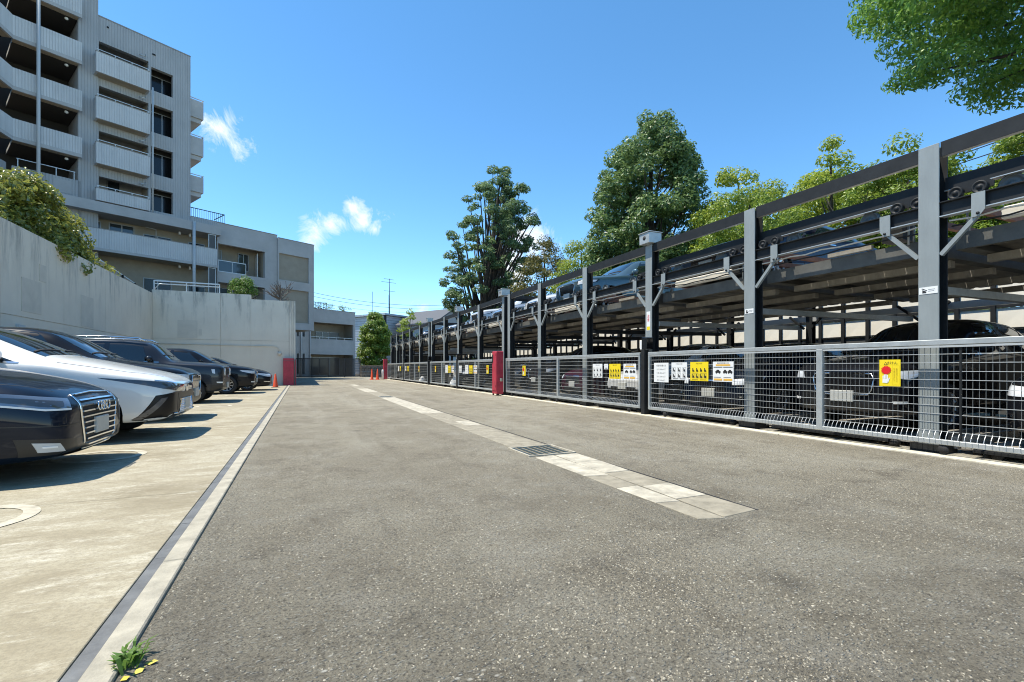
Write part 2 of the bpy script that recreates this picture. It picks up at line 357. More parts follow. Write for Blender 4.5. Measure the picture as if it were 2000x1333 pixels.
# ------------------------------------------------------------------ the setting: ground, driveway, parking apron
def struct(name, mb, m, bevel=0): return tag(mb.build(name, m, None, bevel), kind='structure')
struct('ground', MB().box(-400, 400, -60, 700, -1.2, -.035), 'earth')
struct('driveway', MB().box(-.563, 6.655, -14, 60, -.034, 0), 'asphalt')
ap = tag(thing('parking_apron', None, None), kind='structure')
ys = [-13, -5.63, -.49, 4.65, 9.79, 14.93, 20.07, 25.21, 30.29]
MB().box(-7.1, -.725, -13, 30.3, -.034, -.008).build('bed', 'joint_seal', ap)
for y0, y1 in zip(ys[:-1], ys[1:]):
    for x0, x1 in ((-7.1, -3.9), (-3.892, -.728)):
        MB().box(x0, x1, y0+.004, y1-.004, -.007, .006).build('concrete_slab', 'apron_concrete', ap, .003)
mb = MB(); y = -13.
while y < 31:
    mb.box(-.724, -.662, y, y+.62, -.034, .0015+random.uniform(-.002, .002)); y += .62
struct('joint_strip', mb, 'joint_seal')
kb = tag(thing('kerb', None, None), kind='structure')
for i in range(22):
    MB().box(-.66, -.562, -13+2*i+.004, -13+2*i+1.996, -.034, .02).build('kerb_stone', 'kerb_concrete', kb, .006)
def ring(mb, cx, cy, r0, r1, z, n=40, a0=0, a1=2*math.pi):
    vs = []; fs = []
    for i in range(n+1):
        t = a0+(a1-a0)*i/n; vs += [(cx+r0*math.cos(t), cy+r0*math.sin(t), z), (cx+r1*math.cos(t), cy+r1*math.sin(t), z)]
    for i in range(n): fs.append((2*i, 2*i+1, 2*i+3, 2*i+2))
    return mb.add(vs, fs)
for k, yy in enumerate((4.35, 6.92, 9.49, 12.1, 14.65, 17.2, 19.8)):
    tag(ring(MB(), -2.1, yy, .33, .42, .0105).build('bay_ring_marking', 'faded_paint'), kind='structure')
es = tag(thing('edge_kerb', None, None), kind='structure')
for i in range(19):
    y0 = -9+2.8*i
    MB().box(6.66, 6.765, y0+.004, y0+2.796, -.034, .018).build('kerb_stone', 'strip_cream', es, .005)
    MB().box(6.80, 6.90, y0+.004, y0+2.796, -.034, .012).build('kerb_stone', 'strip_cream', es, .005)
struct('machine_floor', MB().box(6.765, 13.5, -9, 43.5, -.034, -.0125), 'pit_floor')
struct('machine_threshold', MB().box(6.905, 7.55, -9, 43.5, -.011, -.003), 'kerb_concrete')
struct('gate_track', MB().box(-.5, 6.6, 52.2, 52.9, .002, .012), 'kerb_concrete')
struct('terrace', MB().box(-60, -7.42, -14, 95, -1, 4.3).box(-7.42, -.65, 30.64, 53.9, -1, 4.3), 'earth')
# drain line let into the asphalt
dl = tag(thing('drain_line', None, None), kind='structure')
def slab(poly, m, z1=.006):
    MB().prism([(p[0], p[1]) for p in poly], 'z', -.03, z1).build('paving_slab', m, dl, .003)
slab([(2.72, 4.89), (3.01, 4.89), (3.01, 4.42), (2.70, 4.42)], 'slab_pale'); slab([(2.70, 4.41), (3.01, 4.41), (2.99, 3.87), (2.70, 3.87)], 'slab_pale')
slab([(2.70, 3.86), (2.99, 3.86), (2.99, 3.32), (2.70, 3.32)], 'slab_grey', .004); slab([(2.70, 3.31), (2.99, 3.31), (2.99, 2.88), (2.68, 2.88)], 'slab_pale')
slab([(2.68, 2.87), (2.99, 2.87), (3.0, 2.43), (2.66, 2.40)], 'slab_grey', .005)
slab([(2.44, 4.84), (2.69, 4.89), (2.69, 3.79), (2.45, 3.83)], 'slab_pale', .0055); slab([(2.45, 3.82), (2.69, 3.78), (2.67, 3.35), (2.45, 3.35)], 'slab_grey', .004)
slab([(2.45, 3.34), (2.67, 3.34), (2.66, 2.83), (2.46, 2.86)], 'slab_pale', .0055); slab([(2.46, 2.85), (2.65, 2.82), (2.64, 2.38), (2.46, 2.44)], 'slab_grey', .005)
for y0, y1, m in ((5.6, 6.4, 'slab_grey'), (6.41, 7.3, 'slab_grey'), (7.31, 8.05, 'slab_grey'), (8.06, 8.75, 'slab_pale'), (8.76, 9.6, 'slab_grey'), (9.61, 10.5, 'slab_grey'), (10.51, 12.4, 'slab_pale'), (12.41, 14.4, 'slab_pale'), (14.41, 16.6, 'slab_pale'), (17.2, 20.5, 'slab_grey'), (20.51, 24, 'slab_pale'), (24.01, 27.4, 'slab_grey'), (27.5, 30, 'slab_pale')):
    slab([(2.46, y0), (2.67, y0), (2.67, y1), (2.46, y1)], m if random.random() < .75 else 'slab_grey', .005); slab([(2.68, y0), (2.96, y0), (2.96, y1), (2.68, y1)], m, .004)
for y0, y1 in ((2.42, 4.9), (5.58, 16.6)): MB().prism([(3.003, y0), (3.022, y0), (2.985 if y0 > 5 else 3.02, y1), (2.966 if y0 > 5 else 3.003, y1)], 'z', -.02, .0025).build('seam', 'rubber', dl)
for y0, x0, x1, nb in ((4.93, 2.40, 3.03, 7), (16.62, 2.46, 2.96, 6)):
    g = thing('drain_grate', 'iron drain grate with dark slots set in the asphalt next to the pale slabs' if nb == 7 else 'small far drain grate in the asphalt strip beyond the nearer grate', 'drain grate', (x0, y0, 0))
    dy = .62
    MB().box(x0, x1, y0, y0+dy, -.03, -.028).build('pit', 'rubber', g)
    fr = MB().box(x0, x1, y0, y0+.025, -.028, .012).box(x0, x1, y0+dy-.025, y0+dy, -.028, .012).box(x0, x0+.025, y0+.026, y0+dy-.026, -.028, .012).box(x1-.025, x1, y0+.026, y0+dy-.026, -.028, .012)
    fr.build('frame', 'slab_pale', g)
    for i in range(nb):
        xa = x0+.03+(x1-x0-.06)*i/nb
        MB().box(xa+.004, xa+(x1-x0-.06)/nb*.42, y0+.027, y0+dy-.027, -.02, .009).build('bar', 'grate_iron', g)

# loose and proud aggregate of the worn surfacing near the entrance: real little stones
def chips_obj(n, seed):
    g = np.random.default_rng(seed); from mathutils import noise as mn
    d_ = .5+9.5*g.uniform(0, 1, n*3)**1.45; a_0 = g.uniform(R(-45), R(100), n*3); x = d_*np.sin(a_0); y = d_*np.cos(a_0)
    ok = (x > -.55) & (x < 6.6) & ~((x > 2.36) & (x < 3.06) & (y > 2.3)); x, y = x[ok], y[ok]
    keep = np.array([g.uniform() < max(.12, min(1, .62+1.2*mn.noise((a_*.8, b_*.8, 1.3))+.6*mn.noise((a_*2.6, b_*2.6, 4)))) for a_, b_ in zip(x, y)])
    x, y = x[keep][:n], y[keep][:n]; n = len(x)
    r = g.uniform(.002, .0065, n)*np.where(g.uniform(0, 1, n) > .93, 1.5, 1); el = g.uniform(.28, .9, n); rot = g.uniform(0, 6.28, n); hgt = r*g.uniform(.18, .5, n)
    V = np.zeros((n, 8, 3)); ang = np.array([.6, 2.3, 3.9, 5.4])
    for k in range(4):
        t = ang[k]+g.uniform(-.6, .6, n); px, py = r*np.cos(t), r*el*np.sin(t)
        for lv, sc_, zz in ((0, 1., -.001), (4, .8, None)):
            V[:, lv+k, 0] = x+sc_*(px*np.cos(rot)-py*np.sin(rot)); V[:, lv+k, 1] = y+sc_*(px*np.sin(rot)+py*np.cos(rot)); V[:, lv+k, 2] = zz if zz is not None else hgt*g.uniform(.7, 1.1, n)
    F = np.array([(4, 5, 6, 7), (0, 1, 5, 4), (1, 2, 6, 5), (2, 3, 7, 6), (3, 0, 4, 7)])
    fi = (np.arange(n)[:, None, None]*8+F[None]).reshape(-1).astype(np.int32); m = n*5
    me = bpy.data.meshes.new('aggregate'); me.vertices.add(n*8); me.vertices.foreach_set('co', V.ravel()); me.loops.add(m*4); me.loops.foreach_set('vertex_index', fi)
    me.polygons.add(m); me.polygons.foreach_set('loop_start', np.arange(m, dtype=np.int32)*4); me.polygons.foreach_set('loop_total', np.full(m, 4, np.int32)); me.update(calc_edges=True)
    t = g.beta(1.2, 1.8, n); at = me.attributes.new('tint', 'FLOAT', 'POINT'); at.data.foreach_set('value', np.repeat(t, 8).astype(np.float32)); me.materials.append(M['stone_chip'])
    o = bpy.data.objects.new('aggregate', me); COL.objects.link(o); return tag(o, 'pale stone chips standing out of the worn asphalt', None, None, 'stuff')
chips_obj(85000, 5)

# ------------------------------------------------------------------ retaining walls on the left
rw = thing('retaining_wall', 'tall weather-streaked grey concrete wall running along behind the row of parked cars', 'wall', (-7.1, 0, 0))
MB().box(-7.42, -7.13, -13, 30.62, -.034, 4.91).build('core', 'wall_concrete', rw)
yy = [-13, -8.5, -4, .5, 5, 9.2, 13.0, 16.6, 20.2, 23.8, 27.2, 30.27]
for y0, y1 in zip(yy[:-1], yy[1:]):
    MB().box(-7.13, -7.1, y0+.006, y1-.006, .0065, 2.425).build('wall_panel', 'wall_concrete', rw)
    MB().box(-7.13, -7.1, y0+.006, y1-.006, 2.445, 4.92).build('wall_panel', 'wall_concrete', rw)
MB().tube([(-7.07, -13, 2.06), (-7.07, 30.2, 2.06)], .018, 6).build('conduit', 'pipe_paint', rw)
MB().box(-7.098, -7.02, 17.3, 17.62, 1.98, 2.2).build('junction_box', 'pipe_paint', rw)
ew = thing('end_wall', 'grey concrete end wall facing the parked cars with a stepped top and a pipe along it', 'wall', (-4, 30.3, 0))
MB().box(-7.12, -2.57, 30.33, 30.62, -.034, 5.09).box(-2.57, -.62, 30.33, 30.62, -.034, 4.84).build('core', 'wall_concrete', ew)
for x0, x1 in ((-7.1, -4.03), (-4.02, -2.57), (-2.57, -.62)):
    t = 5.10 if x1 < -2.5 else 4.85
    MB().box(x0+.005, x1-.005, 30.3, 30.33, -.034, 2.52).build('wall_panel', 'wall_concrete', ew); MB().box(x0+.005, x1-.005, 30.3, 30.33, 2.54, t).build('wall_panel', 'wall_concrete', ew)
MB().box(-.615, -.50, 30.24, 30.68, -.034, 4.87).box(-.495, -.40, 30.28, 30.66, -.034, 4.86).box(-.395, -.30, 30.24, 30.68, -.034, 4.87).build('end_pillar', 'wall_concrete', ew)
MB().tube([(-7.0, 30.26, 2.28), (-1.35, 30.26, 2.22), (-1.18, 30.26, 2.12), (-1.14, 30.26, 1.9)], .022, 6).build('conduit', 'wall_concrete', ew)
MB().cyl((-1.13, 30.3, 1.82), (-1.13, 30.2, 1.82), .11, 16).build('junction_box', 'wall_concrete', ew)
MB().box(-6.0, -5.1, 30.29, 30.2995, 2.6, 3.55).box(-5.05, -4.9, 30.29, 30.2995, 2.75, 3.1).build('repair_patch', 'repair_patch', ew)
for a_, b_, c_, d_ in ((17.6, 18.7, 2.6, 3.55), (18.6, 19.0, 3.6, 4.1), (21.5, 22.6, 2.5, 3.6)): MB().box(-7.0995, -7.09, a_, b_, c_, d_).build('repair_patch', 'repair_patch', rw)
rc = thing('red_corner_guard', 'dark red guard box at the foot of the end wall beside the orange cone', 'corner guard', (-.6, 30.1, 0))
MB().box(-.93, -.38, 29.9, 30.235, .0065, 1.55).build('casing', 'red_paint', rc, .01)
MB().box(-.30, -.265, 29.88, 30.66, .0, 1.5).build('side_plate', 'red_paint', rc, .006)
MB().box(-.92, -.39, 29.89, 29.899, 1.40, 1.415).build('seam', 'joint_seal', rc)
hr = thing('pipe_railing', 'white pipe railing with short posts on top of the concrete end wall', 'railing', (-5.6, 30.45, 5.1))
for x in (-7.05, -5.62, -4.1): MB().beam((x, 30.45, 5.095), (x, 30.45, 5.6), .05, .05).build('post', 'rail_white', hr)
MB().beam((-7.05, 30.40, 5.58), (-4.1, 30.40, 5.58), .05, .06).beam((-7.05, 30.52, 5.45), (-4.1, 30.52, 5.45), .05, .05).build('rail', 'rail_white', hr)
MB().tube([(-7.0, 30.35, 5.15), (-6.8, 30.35, 5.42), (-6.55, 30.35, 5.42)], .02, 6).build('bent_pipe', 'rail_white', hr)
br = thing('ramp_balustrade', 'beige slatted balustrade sloping down behind the retaining wall top beyond the shrub', 'balustrade', (-8.1, 26, 4.3))
bz = lambda y: 5.78 if y < 26 else 5.78-(y-26)*.055
MB().prism([(23.2, 5.0), (23.2, 5.74), (26, 5.74), (31.3, 5.46), (31.3, 4.4), (23.2, 4.4)], 'x', -8.14, -8.1).build('panel', 'wood_slat', br)
MB().beam((-8.12, 23.1, 5.78), (-8.12, 26, 5.78), .09, .06).beam((-8.12, 26, 5.78), (-8.12, 31.4, 5.49), .09, .06).build('handrail', 'rail_white', br)
for y in (23.2, 25.2, 27.2, 29.3, 31.2): MB().box(-8.08, -8.02, y-.05, y+.05, 4.3, bz(y)).build('post', 'dark_steel', br)
MB().box(-10.5, -8.15, 23.1, 23.16, 4.3, 5.72).build('panel', 'wood_slat', br)

# ------------------------------------------------------------------ apartment buildings (local x along the facade, y into the building)
def holes_wall(mb, s0, s1, z0, z1, y0, y1, holes):
    S_ = sorted({s0, s1, *[h for H_ in holes for h in H_[:2]]}); Z_ = sorted({z0, z1, *[h for H_ in holes for h in H_[2:]]})
    S_ = [s for s in S_ if s0 <= s <= s1]; Z_ = [z for z in Z_ if z0 <= z <= z1]
    for za, zb in zip(Z_[:-1], Z_[1:]):
        run = None
        for sa, sb in zip(S_[:-1], S_[1:]):
            cs, cz = (sa+sb)/2, (za+zb)/2
            solid = not any(h[0] < cs < h[1] and h[2] < cz < h[3] for h in holes)
            if solid: run = (run[0], sb) if run else (sa, sb)
            if (not solid or sb == S_[-1]) and run: mb.box(run[0], run[1], y0, y1, za, zb); run = None
    return mb
def window(parent, s0, s1, z0, z1, y, leaves=2, curtain=None, glass='window_glass'):   # a framed window standing on a wall face at depth y
    w_ = MB().box(s0, s1, y-.06, y-.005, z0, z0+.05).box(s0, s1, y-.06, y-.005, z1-.05, z1).box(s0, s0+.05, y-.06, y-.005, z0+.051, z1-.051).box(s1-.05, s1, y-.06, y-.005, z0+.051, z1-.051)
    for i in range(1, leaves):
        c = s0+(s1-s0)*i/leaves; w_.box(c-.03, c+.03, y-.065, y-.005, z0+.051, z1-.051)
    w_ = w_.build('window', 'window_frame', parent)
    for i in range(leaves):
        a_ = s0+.05+(s1-s0-.1)*i/leaves; b_ = s0+.05+(s1-s0-.1)*(i+1)/leaves
        MB().box(a_+.03, b_-.03, y-.03, y-.012, z0+.052, z1-.052).build('pane', (curtain if (curtain and i == leaves-1) else glass), w_)
    return w_
def rail_on(parent, s0, s1, y, z, h=.16, n=3):
    m_ = MB().beam((s0, y, z+h), (s1, y, z+h), .05, .04)
    for i in range(n):
        s = s0+.06+(s1-s0-.12)*i/(n-1); m_.box(s-.02, s+.02, y-.02, y+.02, z, z+h-.02)
    return m_.build('railing', 'rail_white', parent)
RZ = R(28)
P0 = (-7.5, 41.7, 0)
tw = thing('apartment_tower', 'tall grey apartment tower with stacked balconies rising at the picture edge', 'building', P0, RZ)
rows = [(22.3, 19.92, 21.2, 22.02, 20.42), (19.4, 16.95, 18.33, 19.45, 17.5), (16.45, 14.08, 15.42, 16.5, 14.58), (13.5, 11.72, 12.48, 13.58, 12.02)]
H_ = []
for wt, zb, zt, ht, hb in rows: H_ += [(-5.15, -2.5, zb+.15, wt), (-2.34, -1.06, hb, ht)]
holes_wall(MB(), -5.2, .05, 11.66, 23.92, 0, .3, H_).build('facade', 'ribbed_facade', tw)
MB().box(-5.2, .05, 1.6, 12, 4, 23.7).box(-.25, .05, .31, 1.59, 11.66, 23.7).box(-5.2, -.26, .31, 1.59, 23.3, 23.7).build('body', 'plain_facade', tw)
MB().box(-5.2, .06, -.02, .32, 23.925, 24.0).build('coping', 'coping', tw)
fl = MB()
for wt, zb, zt, ht, hb in rows: fl.box(-5.19, -.26, .31, 1.595, zb-.2, zb+.1).box(-2.49, -2.35, .31, 1.595, zb+.11, min(zb+2.65, 23.29))
fl.build('floor_slab', 'soffit_paint', tw)
for k, (wt, zb, zt, ht, hb) in enumerate(rows):
    b = MB().box(-5.45, -2.62, -.8, -.68, zb, zt).box(-5.45, -5.33, -.679, -.01, zb, zt).box(-2.74, -2.62, -.679, -.01, zb, zt).build('balcony', 'ribbed_parapet', tw)
    MB().box(-5.33, -2.74, -.679, -.005, zb-.01, zb+.14).build('balcony_floor', 'soffit_paint', b)
    MB().box(-5.47, -2.6, -.82, -.66, zt+.002, zt+.035).build('coping', 'coping', b)
    rail_on(b, -5.4, -2.66, -.74, zt+.036, .14, 4)
    window(tw, -4.45, -3.0, zb+.2, zb+2.15, 1.595, 2, 'curtain_pale')
    window(tw, -2.3, -.6, hb-.35, ht-.1, 1.0, 2, None, 'window_dark'); MB().box(-2.34, -.27, 1.005, 1.05, hb-.4, ht+.4).build('recess_panel', 'opening_shade', tw)  # dark panel carries the recess shade in its colour
    MB().tube([(-2.75, -.3, wt+.25), (-2.75, -.3, wt+.12), (-2.9, -.3, wt+.1), (-3.1, -.2, wt+.12)], .04, 6).build('drain_pipe', 'pipe_paint', tw)
MB().tube([(-2.48, -.86, 11.7), (-2.48, -.86, 20.2)], .05, 8).build('downpipe', 'pipe_paint', tw)
MB().box(-2.28, -2.1, -.06, -.002, 22.9, 22.98).build('wall_vent', 'dark_steel', tw); MB().box(-4.75, -4.65, -.06, -.002, 23.4, 23.48).build('wall_vent', 'dark_steel', tw)
for zt, zb in ((21.05, 19.75), (18.3, 16.95), (15.35, 14.2)):
    b = MB().box(.055, 1.0, .3, .42, zb, zt).box(.88, 1.0, .421, 3.4, zb, zt).box(.055, .879, .421, 3.4, zb-.32, zb+.1).build('balcony', 'plain_facade', tw)
    MB().box(.05, 1.02, .28, .34, zt+.09, zt+.14).box(.96, 1.02, .341, 3.4, zt+.09, zt+.14).box(.95, .99, .3, .36, zt+.001, zt+.089).box(.1, .14, .3, .36, zt+.001, zt+.089).build('railing', 'rail_white', b)
# stair and corridor side of the tower, bending towards the lane
bx, by = -.57, -.818; ox, oy = .818, -.57
def bend(mb, i0, i1, z0, z1, L0=0., L1=8., s=-9.1, y=-.5):   # strip of the bent wing, i0..i1 metres inward of its face
    A_ = (s+bx*L0-ox*i0, y+by*L0-oy*i0); B_ = (s+bx*L1-ox*i0, y+by*L1-oy*i0); C_ = (s+bx*L1-ox*i1, y+by*L1-oy*i1); D_ = (s+bx*L0-ox*i1, y+by*L0-oy*i1)
    return mb.prism([A_, B_, C_, D_], 'z', z0, z1)
MB().box(-6.2, -5.205, -.12, 2.75, 5, 28).build('stair_pier', 'ribbed_facade', tw)
prow = [(25.95, 27.3), (23.05, 24.4), (20.13, 21.5), (17.18, 18.45), (14.25, 15.5)]
for zb, zt in prow:
    b = bend(MB().box(-9.1, -6.06, -.5, -.38, zb, zt), 0, .12, zb, zt).build('corridor_parapet', 'ribbed_parapet', tw)
    bend(MB().box(-9.1, -6.06, -.53, -.5, zb-.02, zb+.2), -.03, 0, zb-.02, zb+.2).build('slab_edge', 'plain_facade', b)
    bend(MB().box(-9.1, -6.21, .0, 2.6, zb-.04, zb-.004), .5, 3, zb-.04, zb-.004).build('ceiling_shade_sheet', 'opening_shade', b)  # thin dark sheet added under the slab as painted ceiling shade
    bend(MB().box(-9.1, -6.21, -.379, 2.6, zb-.0, zb+.18), .121, 3, zb, zb+.18).build('corridor_floor', 'soffit_paint', b)
    MB().lathe([(.001, -.1), (.09, -.06), (.1, 0), (.06, .06), (.001, .07)], 12, c=(-6.7, .1, zb-.12)).build('corridor_lamp', 'lamp_white', tw)
bend(MB().box(-9.1, -6.06, -.12, .1, 5, 12.86), 0.3, .45, 5, 12.9).build('lower_wall', 'ribbed_facade', tw)
bend(MB().box(-9.4, -6.21, 2.61, 8, 5, 28), 2.3, 2.6, 5, 28, -1.4, 8).build('corridor_back_wall', 'opening_shade', tw)  # wall coloured as dark as the unlit corridor
m_ = bend(MB(), 2.62, 10, 4.3, 28, 0.2, 8); bend(m_, -.02, 2.6, 4.3, 28, 8.01, 8.2); m_.build('body', 'plain_facade', tw)
rail_on(tw, -8.9, -6.3, .0, 12.87, .5, 4)
MB().tube([(-8.05, -.66, 5), (-8.05, -.66, 27.5)], .09, 10).build('downpipe', 'pipe_paint', tw)
MB().box(-7.3, -6.5, -.14, -.121, 11.9, 12.7).build('wall_plate', 'plain_facade', tw)

wg = thing('apartment_wing', 'lower grey apartment wing with a long balcony and blank recessed panels beside the tower', 'building', P0, RZ)
MB().box(-7.2, 1.82, -.8, 2, 11.0, 11.64).build('overhang', 'plain_facade', wg)
MB().box(.06, 1.82, -.001, .3, 11.645, 12.2).box(.06, 1.82, .31, 3, 11.645, 11.8).build('roof_parapet', 'ribbed_facade', wg)
holes_wall(MB(), 1.825, 6.4, 4.3, 12.15, 0, .3, [(1.9, 5.4, 8.4, 10.57), (1.9, 5.4, 5.4, 7.6)]).build('facade', 'plain_facade', wg)
holes_wall(MB(), 6.4, 9.6, 4.3, 11.93, -.16, -.01, [(6.5, 9.12, 8.45, 10.68), (6.5, 9.12, 4.9, 7.72)]).build('facade', 'plain_facade', wg)
MB().box(6.41, 9.6, 0, 9, 4.3, 11.85).box(1.825, 6.4, 1.5, 9, 4.3, 12.0).box(-7.2, 1.82, 1.05, 9, 4.3, 10.99).box(1.825, 6.4, .31, 1.49, 11.0, 12.0).box(5.4, 6.4, .31, 1.49, 4.3, 10.99).build('body', 'recess_wall', wg)
MB().box(1.83, 6.42, -.03, .32, 12.152, 12.2).box(6.43, 9.63, -.19, .3, 11.932, 11.98).build('coping', 'coping', wg)
b = MB().box(-7.2, 1.53, -.8, -.68, 8.6, 9.9).box(1.41, 1.53, -.679, -.01, 8.6, 9.9).build('balcony', 'ribbed_parapet', wg)
MB().box(-7.2, 1.41, -.679, 1.045, 8.55, 8.72).build('balcony_floor', 'soffit_paint', b)
MB().box(-7.2, 1.55, -.82, -.66, 9.902, 9.94).build('coping', 'coping', b)
MB().box(-7.2, 1.55, -.83, -.8, 8.5, 8.68).build('slab_edge', 'plain_facade', b)
for z0, z1 in ((9.95, 10.98), (6.4, 8.48)):
    f_ = MB().box(.98, 1.02, -.72, -.66, z0, z1).box(1.44, 1.48, -.72, -.66, z0, z1).box(1.021, 1.439, -.72, -.66, z1-.05, z1).build('screen', 'rail_white', wg)
    MB().box(1.022, 1.438, -.70, -.68, z0, z1-.051).build('screen_panel', 'panel_dark', f_)
window(wg, -5.3, -4.85, 9.9, 10.8, 1.045, 1); window(wg, -4.45, -3.05, 10.05, 10.85, 1.045, 2); window(wg, -2.55, -.85, 8.8, 10.5, 1.045, 2, None, 'window_dark'); window(wg, .2, 1.35, 8.8, 10.5, 1.045, 1, None, 'window_dark')
window(wg, -2.55, -.85, 5.2, 7.4, 1.045, 2, None, 'window_dark'); window(wg, .2, 1.35, 5.2, 7.2, 1.045, 1, None, 'window_dark')
for z in (10.9, 8.45):
    for s in (-.55, .1): MB().cyl((s, .3, z-.16), (s, .3, z+.06), .07, 10).build('ceiling_lamp', 'lamp_white', wg)
MB().tube([(-2.5, .6, 10.9), (-1.9, .6, 10.85), (-1.9, .6, 10.2)], .035, 6).build('drain_pipe', 'pipe_paint', wg)
MB().tube([(-.02, -.9, 4.3), (-.02, -.9, 11.6)], .1, 10).build('column_pipe', 'pipe_paint', wg)
fr = MB().box(1.92, 3.95, .05, .09, 9.27, 9.33).box(1.92, 3.95, .05, .09, 8.42, 8.48)
for s in (1.92, 2.9, 3.91): fr.box(s, s+.04, .05, .09, 8.481, 9.269)
fr = fr.build('balustrade', 'rail_white', wg)
for s in (1.97, 2.95): MB().box(s, s+.92, .06, .075, 8.485, 9.265).build('pane', 'window_glass', fr)
window(wg, 1.95, 2.7, 8.5, 10.4, 1.495, 1, None, 'curtain_pale'); window(wg, 3.9, 4.75, 9.0, 10.4, 1.495, 2)
MB().prism([(4.95, .35), (5.0, .35), (5.3, 1.45), (5.25, 1.45)], 'z', 8.45, 10.4).build('partition', 'white_plate', wg)
window(wg, 2.2, 4.8, 5.5, 7.4, 1.495, 2, None, 'window_dark')
rf = MB()
for i in range(17): rf.box(.12+i*.14, .14+i*.14, .1, .12, 12.2, 12.86)
rf.box(.06, 2.4, .09, .13, 12.86, 12.91).box(.06, 2.4, .09, .13, 12.22, 12.25).box(2.36, 2.4, .131, 2, 12.86, 12.91).build('roof_railing', 'dark_steel', wg)
MB().box(9.61, 9.72, .6, 1.3, 7.9, 9.8).build('wall_cabinet', 'dark_steel', wg)
ac = thing('air_conditioner', 'small white air conditioner unit on the glazed balcony of the apartment wing', 'air conditioner')
ac.location = (P0[0]+.883*3.05-.469*.8, P0[1]+.469*3.05+.883*.8, 8.45); ac.rotation_euler = (0, 0, RZ); ORG[ac.name] = Vector()
MB().box(-.38, .38, -.15, .15, .02, .58).build('casing', 'ac_white', ac, .015); MB().lathe([(.001, 0), (.2, 0), (.22, .015), (.24, 0)], 20, 'y', (-.08, -.152, .3)).build('fan_grille', 'dark_steel', ac)

PA = (-.4, 54.9, 0)
an = thing('annex_building', 'low two storey grey annex with wide recessed balconies beyond the far dark gate', 'building', PA, RZ)
holes_wall(MB(), -.3, 7.0, -.03, 7.4, 0, .3, [(1.54, 6.74, 4.15, 5.95), (1.54, 6.74, 0, 2.45), (.0, .22, 4.3, 6.5), (.62, .86, 4.3, 6.5), (0, .22, .3, 2.5), (.62, .86, .3, 2.5)]).build('facade', 'plain_facade', an)
MB().box(-.3, 7.0, 2.0, 9, -.03, 7.3).box(-.3, 1.5, .31, 1.99, -.03, 7.3).box(1.54, 7.0, .31, 1.99, 5.96, 7.3).box(1.54, 7.0, .31, 1.99, 2.46, 2.8).box(6.75, 7.0, .31, 1.99, -.03, 5.95).build('body', 'recess_wall', an)
MB().box(-.33, 7.03, -.03, .33, 7.402, 7.45).build('coping', 'coping', an)
for a_, b_, c_, d_ in ((0, .22, 4.3, 6.5), (.62, .86, 4.3, 6.5), (0, .22, .3, 2.5), (.62, .86, .3, 2.5)): window(an, a_+.005, b_-.005, c_+.01, d_-.01, .25, 1, None, 'window_dark')
window(an, 3.2, 4.8, 2.85, 5.1, 1.995, 2, None, 'window_dark'); window(an, 4.9, 6.1, 2.85, 5.1, 1.995, 1, 'curtain_pale'); window(an, 1.7, 2.3, 2.9, 5.0, 1.995, 1, None, 'window_dark')
window(an, 2.4, 6.2, .1, 2.2, 1.995, 3, None, 'window_dark')
rail_on(an, 1.56, 6.72, .15, 4.155, .22, 6)
for s in (.42, 1.42): MB().tube([(s, -.08, 0), (s, -.08, 6.4)], .05, 8).build('downpipe', 'pipe_paint', an)
pr = MB()
for i in range(20): pr.box(.0+i*.19, .03+i*.19, .4, .43, 7.45, 8.15)
pr.box(0, 3.65, .39, .44, 8.15, 8.2).box(0, .06, .38, .45, 8.2, 9.6).box(.5, .54, .38, .45, 8.2, 9.0).build('roof_fence', 'dark_steel', an)
# far end gate of the yard
eg = thing('yard_gate', 'dark barred yard gate closing the far end of the driveway below the annex', 'gate', (2.5, 52.6, 0))
MB().box(-.6, 5.75, 52.55, 52.62, 1.88, 1.96).box(-.6, 5.75, 52.55, 52.62, .08, .16).build('frame', 'gate_dark', eg)
for i in range(5): MB().box(-.6+i*1.57, -.52+i*1.57, 52.54, 52.63, .012, 2.0).build('post', 'gate_dark', eg)
m_ = MB(); x = -.5
while x < 5.7: m_.box(x, x+.05, 52.57, 52.60, .161, 1.879); x += .085
tag(m_.build('bars', 'gate_dark', eg), kind='stuff')
sw = thing('garden_wall', 'low brown stone garden wall between the dark yard gate and the red cones', 'wall', (8, 54, 0))
for r_ in range(4):
    x = 5.85
    while x < 11:
        l_ = random.uniform(.35, .6); MB().box(x, x+l_-.02, 53.0+random.uniform(-.02, .02), 53.4, .0+r_*.31, .29+r_*.31).build('stone', 'stone_wall', sw, .02); x += l_

# ------------------------------------------------------------------ houses beyond
HZ = R(36.87)
h1 = thing('siding_house', 'grey siding house with a flat metal roof beyond the small leafy tree', 'house', (12.1, 76.7, 0), HZ)
MB().box(0, 15, 0, 9, -.03, 9.2).build('wall', 'siding', h1)
m_ = MB()
for i in range(22): m_.box(-.03, -.002, 0, 9, .5+i*.4, .52+i*.4).box(0, 15, -.03, -.002, .5+i*.4, .52+i*.4)
m_.build('siding_joint', 'dark_steel', h1)
MB().box(-.4, 15.5, -.4, 9.4, 9.25, 9.55).build('roof', 'roof_metal', h1); MB().box(-.15, .15, -.15, .15, -.03, 9.2).build('corner_trim', 'dark_steel', h1)
window(h1, 3, 5, 5.5, 7, -.005, 2); window(h1, 8, 10, 5.5, 7, -.005, 2); window(h1, 3, 5, 2.3, 3.8, -.005, 2)
h2 = thing('gabled_house', 'dark tiled gable roof of a house just left of the cedar', 'house', (18.3, 69.5, 0), R(30))
MB().box(0, 7, 0, 8, -.03, 7.6).build('wall', 'siding_shade', h2)
